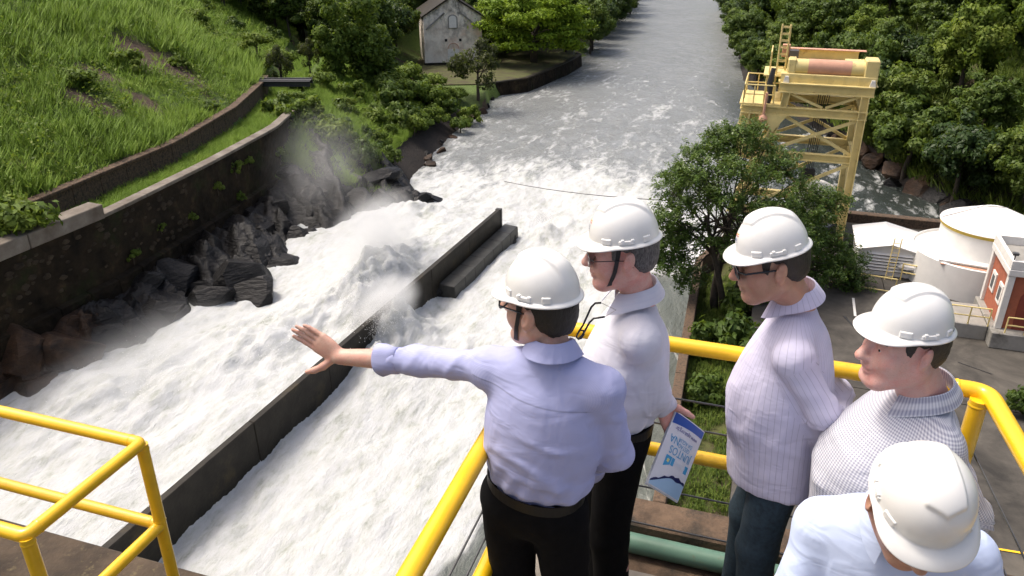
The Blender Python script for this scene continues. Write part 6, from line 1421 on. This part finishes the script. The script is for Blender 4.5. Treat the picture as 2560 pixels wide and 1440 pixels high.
    for s in 'LR':
        S, El, W = J['s'+s], J['e'+s], J['w'+s]
        for k_, (a, b, r0) in enumerate(((S, El, .066), (El, W, .055))):
            if sp['sleeve'][s] <= 1 and k_: continue
            t, d = seg_t(V, a, b); inarm = (d < r0*1.32) & (d < best) & ~((np.abs(q[:, 0]) < np.abs((S-J['pel'])@rt)-.02) & (k_ == 0) & (t < .5)) & ~((k_ == 0) & (t < .10)); x, y = orth(b-a); e = V-a
            ang = np.arctan2(e@y, e@x); ln = t*np.linalg.norm(b-a)+k_*.3; best = np.where(inarm, d, best); pu = np.where(inarm, e@y, pu); pv = np.where(inarm, ln, pv)
            w3 = fbm(V*5+sd_+k_, 2, 85); fold = rdg(ln*46+1.6*np.cos(ang+sd_)+7*w3)*(.0045+.0080*np.exp(-((ln-.29)/.075)**2)+.003*np.exp(-((ln-.03)/.06)**2))*np.clip(fbm(V*6+2*sd_, 2, 86)*1.5+.55, 0, 1); disp = np.where(inarm, fold*np.clip(t*4 if k_ == 0 else 1, .3, 1), disp)
    V = V+N*disp[:, None]; me = npmesh('shirt', V-o, Fq, True); attr(me, 'pu', pu); attr(me, 'pv', pv); sh = link('shirt', me, sp['shirt'], root)
    for s in 'LR':
        A_, B__, r_ = sp['send'][s]
        if g('cuffs', True): c_ = cuff(root, o, A_, B__, r_-.002, sp['shirt'], g('cuffw', .045), g('flare', .008), .005, g('ragged', 0.0), 1+'LR'.index(s)*3+g('seed', 1)); c_.parent = sh
    cax = nb-J['neck']; cax = cax/np.linalg.norm(cax)*g('cmix', .55)+up*.7; cax /= np.linalg.norm(cax); co = collar(root, o, J['neck']+cax*g('cup', .032)+fw*g('cf', .004), cax, fw, sp['shirt'], g('cr', (.063, .069)), opening=g('copen', .45)); co.parent = sh
    # yoke seam and front placket with buttons
    for k_ in range(5):
        p = at(.86-.17*k_); dpt = (cd if k_ < 2 else wd)+.024+belly*(0 if k_ < 1 else .75)
    # ---- trousers
    f = Field(np.minimum(lo, np.min(pts, 0)-.15), hi, .0115); tw_ = g('tw', 1.0)
    f.ell(at(.02), (.160+g('hipw', 0), .122+belly*.2, .15), B, .05)
    for s in 'LR': f.path([hip[s], kne[s]], [.092*tw_, .072*tw_], .03); f.path([kne[s], ank[s]+np.array([0, 0, .01])], [.071*tw_, .062*tw_], .03)
    zt = at(.115)[2]; f.F = np.maximum(f.F, (f.ax[2][None, None, :]-zt).astype(np.float32)*np.ones_like(f.F)); f.F = np.maximum(f.F, (.035-f.ax[2][None, None, :]).astype(np.float32)*np.ones_like(f.F))
    V, Fq = f.mesh(); V = relax(V, Fq, 2, .5); N = vnormals(V, Fq); V = V+N*(fbm(V*np.array([9, 9, 4.5]), 3, 91)*.008)[:, None]; link('trousers', npmesh('trousers', V-o, Fq, True), sp['pants'], root)
    for s in 'LR':
        a = ank[s]; f = Field(a-[.2, .2, .1], a+[.2, .2, .1], .008); f.path([a-[0, 0, .035], a+fw*.10-[0, 0, .05], a+fw*.16-[0, 0, .055]], [.045, .040, .032], .03); f.F = np.maximum(f.F, (.004-f.ax[2][None, None, :]).astype(np.float32)*np.ones_like(f.F)); V, Fq = f.mesh(); link('shoe', npmesh('shoe', V-o, Fq, True), M['leather'], root)
    if sp['tuck']:
        n = 48; V = []; c0 = at(.112)
        for k_ in range(n):
            a = 2*math.pi*k_/n; rx, ry = .150+g('hipw', 0)+.004, .112+belly*.25+.006; e = rt*math.cos(a)*rx+fw*math.sin(a)*ry
            for dz, ex in ((-.018, 1.0), (-.018, 1.035), (.018, 1.035), (.018, 1.0)): V.append(c0+e*ex+np.array([0, 0, dz])-o)
        link('belt', pymesh('belt', V, [(k_*4+j, k_*4+(j+1) % 4, ((k_+1) % n)*4+(j+1) % 4, ((k_+1) % n)*4+j) for k_ in range(n) for j in range(4)]), M['leather'], root)
    # ---- hair, eyes, brows
    V, Fq = hair_mesh(hc, H, hs, **g('hair', {})); link('hair', npmesh('hair', V-o, Fq, True), sp['hairmat'], root)
    for s in (1, -1):
        c = hc+H@(np.array([.0758, s*.033, .003])*hs); bm = bmesh.new(); bmesh.ops.create_uvsphere(bm, u_segments=14, v_segments=10, radius=.0125*hs); me = bpy.data.meshes.new('eye'); bm.to_mesh(me); bm.free(); me.shade_smooth(); e = link('eye', me, M['eye'], root, c-o)
        p = hc+H@(np.array([.0850, s*.034, .003])*hs); bm = bmesh.new(); bmesh.ops.create_uvsphere(bm, u_segments=12, v_segments=8, radius=.0046*hs); me = bpy.data.meshes.new('iris'); bm.to_mesh(me); bm.free(); me.shade_smooth(); i_ = link('iris', me, M['iris'], e, p-c)
        m = MB(); P_ = [Vector(hc+H@(np.array(q_)*hs)-o) for q_ in ((.0985, s*.014, .0245), (.094, s*.034, .031), (.077, s*.053, .026))]; m.tube(P_, [.0042, .0048, .0025], 6); m.build('eyebrow', sp['hairmat'], root, True)
    # ---- eyeglasses
    gl = g('glasses')
    if gl:
        fr = empty('eyeglasses', (0, 0, 0)); fr.parent = root; Lh = lambda x, y, z: Vector(hc+H@(np.array([x, y, z])*hs)-o); r_ = gl['r']
        for s in (1, -1):
            ring = []; n = 20
            for k_ in range(n+1):
                a = 2*math.pi*k_/n; c_, s_ = math.cos(a), math.sin(a); ex = 2/gl.get('sq', 3.0); yy = math.copysign(abs(c_)**ex, c_)*gl['w']; zz = math.copysign(abs(s_)**ex, s_)*gl['h']; ring.append(Lh(.112-.16*abs(s*.034+yy*s)*.5, s*.034+yy, gl['z']+zz))
            m = MB(); m.tube(ring, r_, 6, False); m.build('rim', gl['mat'], fr, True)
            m = MB(); m.add(ring[:-1], [tuple(range(n))]); m.build('lens', gl['lens'], fr)
            m = MB(); m.tube([Lh(.106, s*(.034+gl['w']), gl['z']+gl['h']*.55), Lh(.090, s*.079, gl['z']+gl['h']*.5), Lh(-.010, s*.0815, gl['z']+.006), Lh(-.026, s*.083, gl['z']-.018)], [r_*1.1, r_*1.2, r_*1.1, r_], 6); m.build('temple', gl.get('tmat', gl['mat']), fr, True)
        m = MB(); m.tube([Lh(.109, .034-gl['w'], gl['z']+.004), Lh(.114, 0, gl['z']+.008), Lh(.109, -.034+gl['w'], gl['z']+.004)], r_, 6); m.build('bridge', gl['mat'], fr, True)
    # ---- hard hat sits on the head
    hz = sp['hat']; hl = hc+H@(np.array([-.004, 0, .058])*hs); Hh = H@np.array(Matrix.Rotation(hz.get('tilt', 0), 3, 'Y')); make_hat('hard_hat', hl, Hh, hz['label'], hz.get('logo', False), hz.get('strap', 0), hz.get('sl', 1.0))
    return root
sk1 = skin_mat('fair skin', (.64, .40, .30), (.60, .27, .20)); sk2 = skin_mat('ruddy skin', (.66, .38, .31), (.62, .23, .18)); sk3 = skin_mat('tanned skin', (.50, .28, .19), (.46, .20, .14)); sk4 = skin_mat('pink skin', (.68, .41, .34), (.66, .27, .22))
hb = hair_mat('black hair', (.004, .004, .004), (.016, .014, .013)); hg = hair_mat('greying hair', (.02, .019, .018), (.16, .155, .15)); hbr = hair_mat('dark brown hair', (.008, .006, .005), (.028, .02, .016))
A = lambda u, v, y: py(u, v, y)
# man pointing at the race, seen from behind
wr1 = A(850, 892, 2.28)
person(dict(label='man in blue striped shirt pointing over the railing with outstretched arm', skin=sk1, shirt=M['sh1'], pants=M['black_cloth'], hairmat=hb, tuck=True,
    J=dict(head=A(1352, 768, 2.02), neck=A(1380, 893, 1.985), sL=A(1228, 905, 2.07), sR=A(1508, 958, 1.93), eL=A(1052, 903, 2.20), eR=A(1545, 1135, 1.97), wL=wr1, wR=A(1452, 1165, 2.16), pel=A(1335, 1245, 2.0), aL=A(1290, 1400, 2.0)*0+Vector((.0, 2.02, .085)), aR=Vector((.20, 1.98, .085))),
    face=(-.80, .60, 0), nod=R(2), hs=.98, sleeve=dict(L=1.45, R=1.75), fine_hands='L', cuffw=.055, flare=.010, ragged=.014, seed=3, diag=5, cw=.165, cd=.108, ww=.146,
    hands=dict(L=dict(d=A(760, 830, 2.33)-wr1, n=Vector((-.55, -.78, .25)), curl=.10, spread=.0, thumb=.9)), cr=(.060, .068), copen=.5,
    glasses=dict(r=.0024, w=.024, h=.017, z=.004, mat=M['frame_black'], lens=M['lens']), hat=dict(label='white hard hat on the man pointing over the railing', strap=1)))
# man holding the brochure
pg_TL = A(1690, 1026, 2.365); pg_eh = (A(1772, 1088, 2.45)-pg_TL).normalized(); pg_ev = A(1662, 1192, 2.26)-pg_TL; pg_ev = (pg_ev-pg_eh*pg_ev.dot(pg_eh)).normalized(); pg_n = (-pg_eh).cross(pg_ev)
wr2 = pg_TL-pg_eh*.055+pg_ev*.006-pg_n*.022
person(dict(label='grey haired man in pale checked shirt holding an upside down brochure', skin=sk2, shirt=M['sh2'], pants=M['black_cloth'], hairmat=hg, tuck=True,
    J=dict(head=A(1556, 628, 2.35), neck=A(1594, 758, 2.38), sL=A(1604, 838, 2.24), sR=A(1545, 800, 2.56), eL=A(1640, 985, 2.31), eR=A(1530, 960, 2.66), wL=wr2, wR=A(1500, 1040, 2.62), pel=A(1540, 1062, 2.42), aL=Vector((.40, 2.30, .085)), aR=Vector((.38, 2.52, .085))),
    face=(-.985, .05, 0), nod=R(6), sleeve=dict(L=1.92, R=1.9), fine_hands='L', seed=5, fat=.003, cw=.158, cd=.115, ww=.142, wd=.115, belly=.02, cuffw=.045, flare=.006, copen=.35, cf=.008, cup=.054,
    hands=dict(L=dict(d=pg_eh*.9+pg_ev*.42, n=pg_n, curl=.03, thumb=.45, tn=1.0)),
    hair=dict(low=-.070), glasses=dict(r=.0013, w=.026, h=.021, z=-.006, sq=2.2, mat=M['metal_rim'], tmat=M['frame_black'], lens=M['lens_dark']), hat=dict(label='white hard hat with a small logo on the grey haired man', logo=True, strap=1)))
# man with hands behind his back
person(dict(label='man in lilac pinstriped shirt standing with hands behind his back', skin=sk3, shirt=M['sh3'], pants=M['jeans'], hairmat=hbr, tuck=False, hem=.735,
    J=dict(head=A(1928, 655, 2.32), neck=A(1992, 770, 2.36), sL=A(1990, 868, 2.18), sR=A(1970, 815, 2.54), eL=A(2058, 1030, 2.14), eR=A(2095, 985, 2.52), wL=A(2085, 1130, 2.24), wR=A(2100, 1100, 2.36), pel=A(1958, 1095, 2.35), aL=Vector((.93, 2.25, .085)), aR=Vector((.93, 2.46, .085))),
    face=(-.975, .10, 0), nod=R(13), sleeve=dict(L=1.9, R=1.9), seed=8, drop=.04, fat=.004, cw=.164, cd=.114, ww=.152, wd=.118, belly=.036, hipw=.004, copen=.40, cf=.008, cup=.054, cmix=.35, cr=(.065, .071), sr=1.06, hs=1.02,
    glasses=dict(r=.0030, w=.026, h=.018, z=.000, mat=M['frame_black'], lens=M['lens_dark']), hat=dict(label='white hard hat with a small logo on the man in pinstripes', logo=True)))
# stout man in gingham
person(dict(label='stout man in grey gingham shirt looking towards the water', skin=sk4, shirt=M['sh4'], pants=M['black_cloth'], hairmat=hbr, tuck=False, hem=.70,
    J=dict(head=A(2262, 858, 1.97), neck=A(2306, 1005, 2.0), sL=A(2355, 1092, 1.86), sR=A(2255, 1040, 2.18), eL=A(2432, 1290, 1.86), eR=A(2180, 1180, 2.24), wL=A(2400, 1420, 1.78), wR=A(2120, 1260, 2.16), pel=Vector((1.17, 2.02, .88)), aL=Vector((1.15, 1.92, .085)), aR=Vector((1.15, 2.12, .085))),
    face=(-.98, -.06, 0), nod=R(2), sleeve=dict(L=1.15, R=1.1), seed=12, drop=.035, fat=.012, cw=.172, cd=.128, ww=.168, wd=.135, belly=.045, hipw=.015, copen=.62, cf=.012, cup=.05, cr=(.080, .086), sr=1.1, hs=1.05, cuffs=True,
    hat=dict(label='white hard hat on the stout man in gingham', tilt=R(-2))))
# man in the corner, bent over towards the viewer
person(dict(label='man in plain pale blue shirt bowing his head, nearest the camera', skin=sk3, shirt=M['sh5'], pants=M['black_cloth'], hairmat=hb, tuck=False, hem=.72,
    J=dict(head=A(2286, 1270, 1.33), neck=Vector((.885, 1.42, 1.36)), sL=Vector((1.075, 1.43, 1.25)), sR=Vector((.765, 1.53, 1.25)), eL=Vector((1.17, 1.33, 1.03)), eR=Vector((.690, 1.47, 1.04)), wL=Vector((1.02, 1.16, .97)), wR=Vector((.745, 1.25, .97)), pel=Vector((.95, 1.60, .86)), aL=Vector((1.05, 1.58, .085)), aR=Vector((.85, 1.62, .085))),
    face=(-.12, -.99, 0), nod=R(30), sleeve=dict(L=1.25, R=1.2), seed=15, cw=.17, cd=.115, ww=.15, wd=.11, belly=.02, copen=.5, cf=.02, hs=1.0, sr=1.08, ragged=.01,
    hat=dict(label='white hard hat seen from above on the bowing man')))

# ---------------- brochure, hanging spectacles
def brochure():
    TL = A(1690, 1026, 2.365); eh = A(1772, 1088, 2.45)-TL; ev = A(1662, 1192, 2.26)-TL; W_, H_ = .21, .275
    rt = -eh.normalized(); upv = (ev-rt*ev.dot(rt)).normalized(); nr = rt.cross(upv); t = empty('brochure', TL); tag(t, 'white and blue brochure held upside down by the grey haired man', 'brochure'); O = Vector(t.location)
    org = TL-rt*W_                                                        # lower-left corner of the page as printed
    Q = lambda x, y, z=0: org+rt*x+upv*y+nr*z
    t_ = NT('printed page'); t_.bsdf(t_.mix(t_.noise(t_.wpos(), 20, 3), (.74, .76, .80), (.80, .82, .85)), .45); pg = t_.m
    for k_, (dz, sk) in enumerate(((0, 0), (-.0016, .003), (-.0032, .007))):
        m = MB(O); n = 8; V = []; F = []
        for i in range(n+1):
            for j in (0, 1):
                for th in (0, -.0012): x = W_*i/n; bow = .006*math.sin(math.pi*i/n); V.append(Q(x-sk*.4, H_*j+sk*(.6 if j else .2), dz*(1+i/n*2)+th+bow))
        for i in range(n): a, b = i*4, i*4+4; F += [(a, b, b+2, a+2), (a+1, a+3, b+3, b+1), (a, a+1, b+1, b), (a+2, b+2, b+3, a+3)]
        F += [(0, 2, 3, 1), (n*4, n*4+1, n*4+3, n*4+2)]; m.add(V, F); m.build('cover' if k_ == 0 else 'page', pg, t)
    bow = lambda x: .006*math.sin(math.pi*max(0, min(1, x/W_)))+.0010
    def flat(nm, col, poly, lift=0.0, par=t):
        tt = NT(nm+' ink'); tt.bsdf(col, .4); cells = []; V = [Q(x, y, bow(x)+lift) for x, y in poly]; m = MB(O); m.add(V, [tuple(range(len(V)))]); return m.build(nm, tt.m, par)
    def strip(nm, col, f0, f1, n=16, lift=0.0, x0=.004, x1=W_-.004):
        tt = NT(nm+' ink'); tt.bsdf(col, .4); V = []; 
        for i in range(n+1): x = x0+(x1-x0)*i/n; V += [Q(x, f0(x/W_), bow(x)+lift), Q(x, f1(x/W_), bow(x)+lift)]
        m = MB(O); m.add(V, [(2*i, 2*i+2, 2*i+3, 2*i+1) for i in range(n)]); m.build(nm, tt.m, t)
    strip('blue_band', (.015, .09, .42), lambda s: .004, lambda s: .022+.022*s*s+.01*(1-s))
    strip('water_picture', (.38, .58, .78), lambda s: H_-.062+.03*s-.018*math.sin(s*4), lambda s: H_-.004)
    strip('water_line', (.012, .018, .10), lambda s: H_-.064+.03*s-.018*math.sin(s*4)-.003*math.sin(s*30), lambda s: H_-.056+.03*s-.018*math.sin(s*4)+.009*math.exp(-((s-.3)/.12)**2), lift=.0004)
    flat('logo_panel', (.06, .38, .68), [(.020, .150), (.135, .150), (.135, .178), (.020, .178)]); flat('logo_panel', (.06, .38, .68), [(.138, .150), (.172, .150), (.172, .192), (.138, .178)])
    st = []
    for i in range(12): a = math.pi*i/6; rr = .010 if i % 2 else .005; st.append((.155+rr*math.cos(a), .167+rr*math.sin(a)))
    flat('star_mark', (.75, .72, .25), st, .0005)
    def put(s, size, x, y, col, sx=1.0):
        me = text_mesh(s, size); w = max(v.co.x for v in me.vertices)-min(v.co.x for v in me.vertices)
        for v in me.vertices: X = x+v.co.x*sx; Y = y+v.co.y; v.co = Q(X, Y, bow(X)+.0006)-O
        tt = NT('ink'); tt.bsdf(col, .4); link('lettering', me, tt.m, t)
    cy = (.05, .36, .66)
    put('JUNTOS', .040, .098, .126, cy); put('NA', .040, .160, .090, cy); put('GESTÃO', .021, .092, .100, cy); put('DA ÁGUA', .021, .092, .081, cy); put('www.agua.org.br', .022, .105, .052, (.06, .06, .30)); put('consórcio', .020, .080, .164, (.75, .85, .92))
brochure()
hs_ = empty('hanging_spectacles', A(1470, 800, 2.27)); tag(hs_, 'black framed spectacles hanging from the checked shirt', 'spectacles'); O_ = Vector(hs_.location)
for nm, P_, r_ in (('temple', [(1503, 757, 2.25), (1488, 758, 2.25), (1478, 768, 2.25), (1458, 812, 2.25), (1443, 836, 2.26)], .0035), ('temple', [(1512, 792, 2.24), (1484, 796, 2.24), (1474, 806, 2.24), (1456, 838, 2.24), (1446, 848, 2.25)], .0035),
                   ('rim', [(1443, 836, 2.26), (1441, 843, 2.26), (1446, 848, 2.25), (1453, 846, 2.24), (1460, 836, 2.24), (1458, 826, 2.25), (1450, 826, 2.26), (1443, 836, 2.26)], .0028), ('cord', [(1503, 757, 2.25), (1540, 775, 2.24), (1512, 792, 2.24)], .0012)):
    m = MB(O_); m.tube([A(*q) for q in P_], r_, 8); m.build(nm, M['frame_black'] if nm != 'cord' else M['metal_rim'], hs_, True)
# ------------------------------------------------------------------ drifting spray mist (bounded volumes low over the race)
def mist(name, c, r, dens, label, seed, rz=-.3):
    bm = bmesh.new(); bmesh.ops.create_icosphere(bm, subdivisions=3, radius=1); me = bpy.data.meshes.new(name); bm.to_mesh(me); bm.free()
    o = link(name, me, None); o.location = c; o.scale = r; o.rotation_euler = (0, 0, rz)
    t = NT(name); t.t.nodes.remove(t.out); t.out = t.n('ShaderNodeOutputMaterial'); tc = t.n('ShaderNodeTexCoord')
    ln = t.n('ShaderNodeVectorMath', operation='LENGTH'); t.l(tc.outputs['Object'], ln.inputs[0]); fall = t.ramp(ln.outputs['Value'], [(.15, 1.0), (.95, 0.0)], 'EASE')
    mp = t.n('ShaderNodeMapping'); mp.inputs['Location'].default_value = (seed, seed*.7, 0); t.l(tc.outputs['Object'], mp.inputs[0]); mp.inputs['Scale'].default_value = (1.0, 1.0, .9)
    n = t.ramp(t.noise(mp.outputs[0], 1.6, 4, .6, .6), [(.25, 0.0), (.85, 1.0)]); d = t.math('MULTIPLY', t.math('MULTIPLY', fall, n), dens)
    v = t.n('ShaderNodeVolumePrincipled'); v.inputs['Color'].default_value = (.97, .98, .98, 1); t.l(d, v.inputs['Density']); v.inputs['Anisotropy'].default_value = .3
    t.l(v.outputs[0], t.out.inputs['Volume']); me.materials.append(t.m); tag(o, label, 'mist', kind='stuff')
mist('mist', (-9.3, 50.5, -17.6), (3.0, 7.0, 4.0), 1.3, 'white plume of spray over the dividing wall', 1.3)
mist('mist', (-15.2, 62.5, -16.0), (5.0, 8.0, 6.0), .10, 'thin grey mist drifting up past the stone wall', 4.1)
mist('mist', (-20.0, 37.0, -19.4), (6.0, 9.0, 2.0), .42, 'low mist over the race at the foot of the dam', 7.7)

mist('mist', (-7.5, 43.0, -18.6), (2.1, 3.6, 2.0), 2.2, 'burst of spray where the water strikes the dividing wall', 9.4)
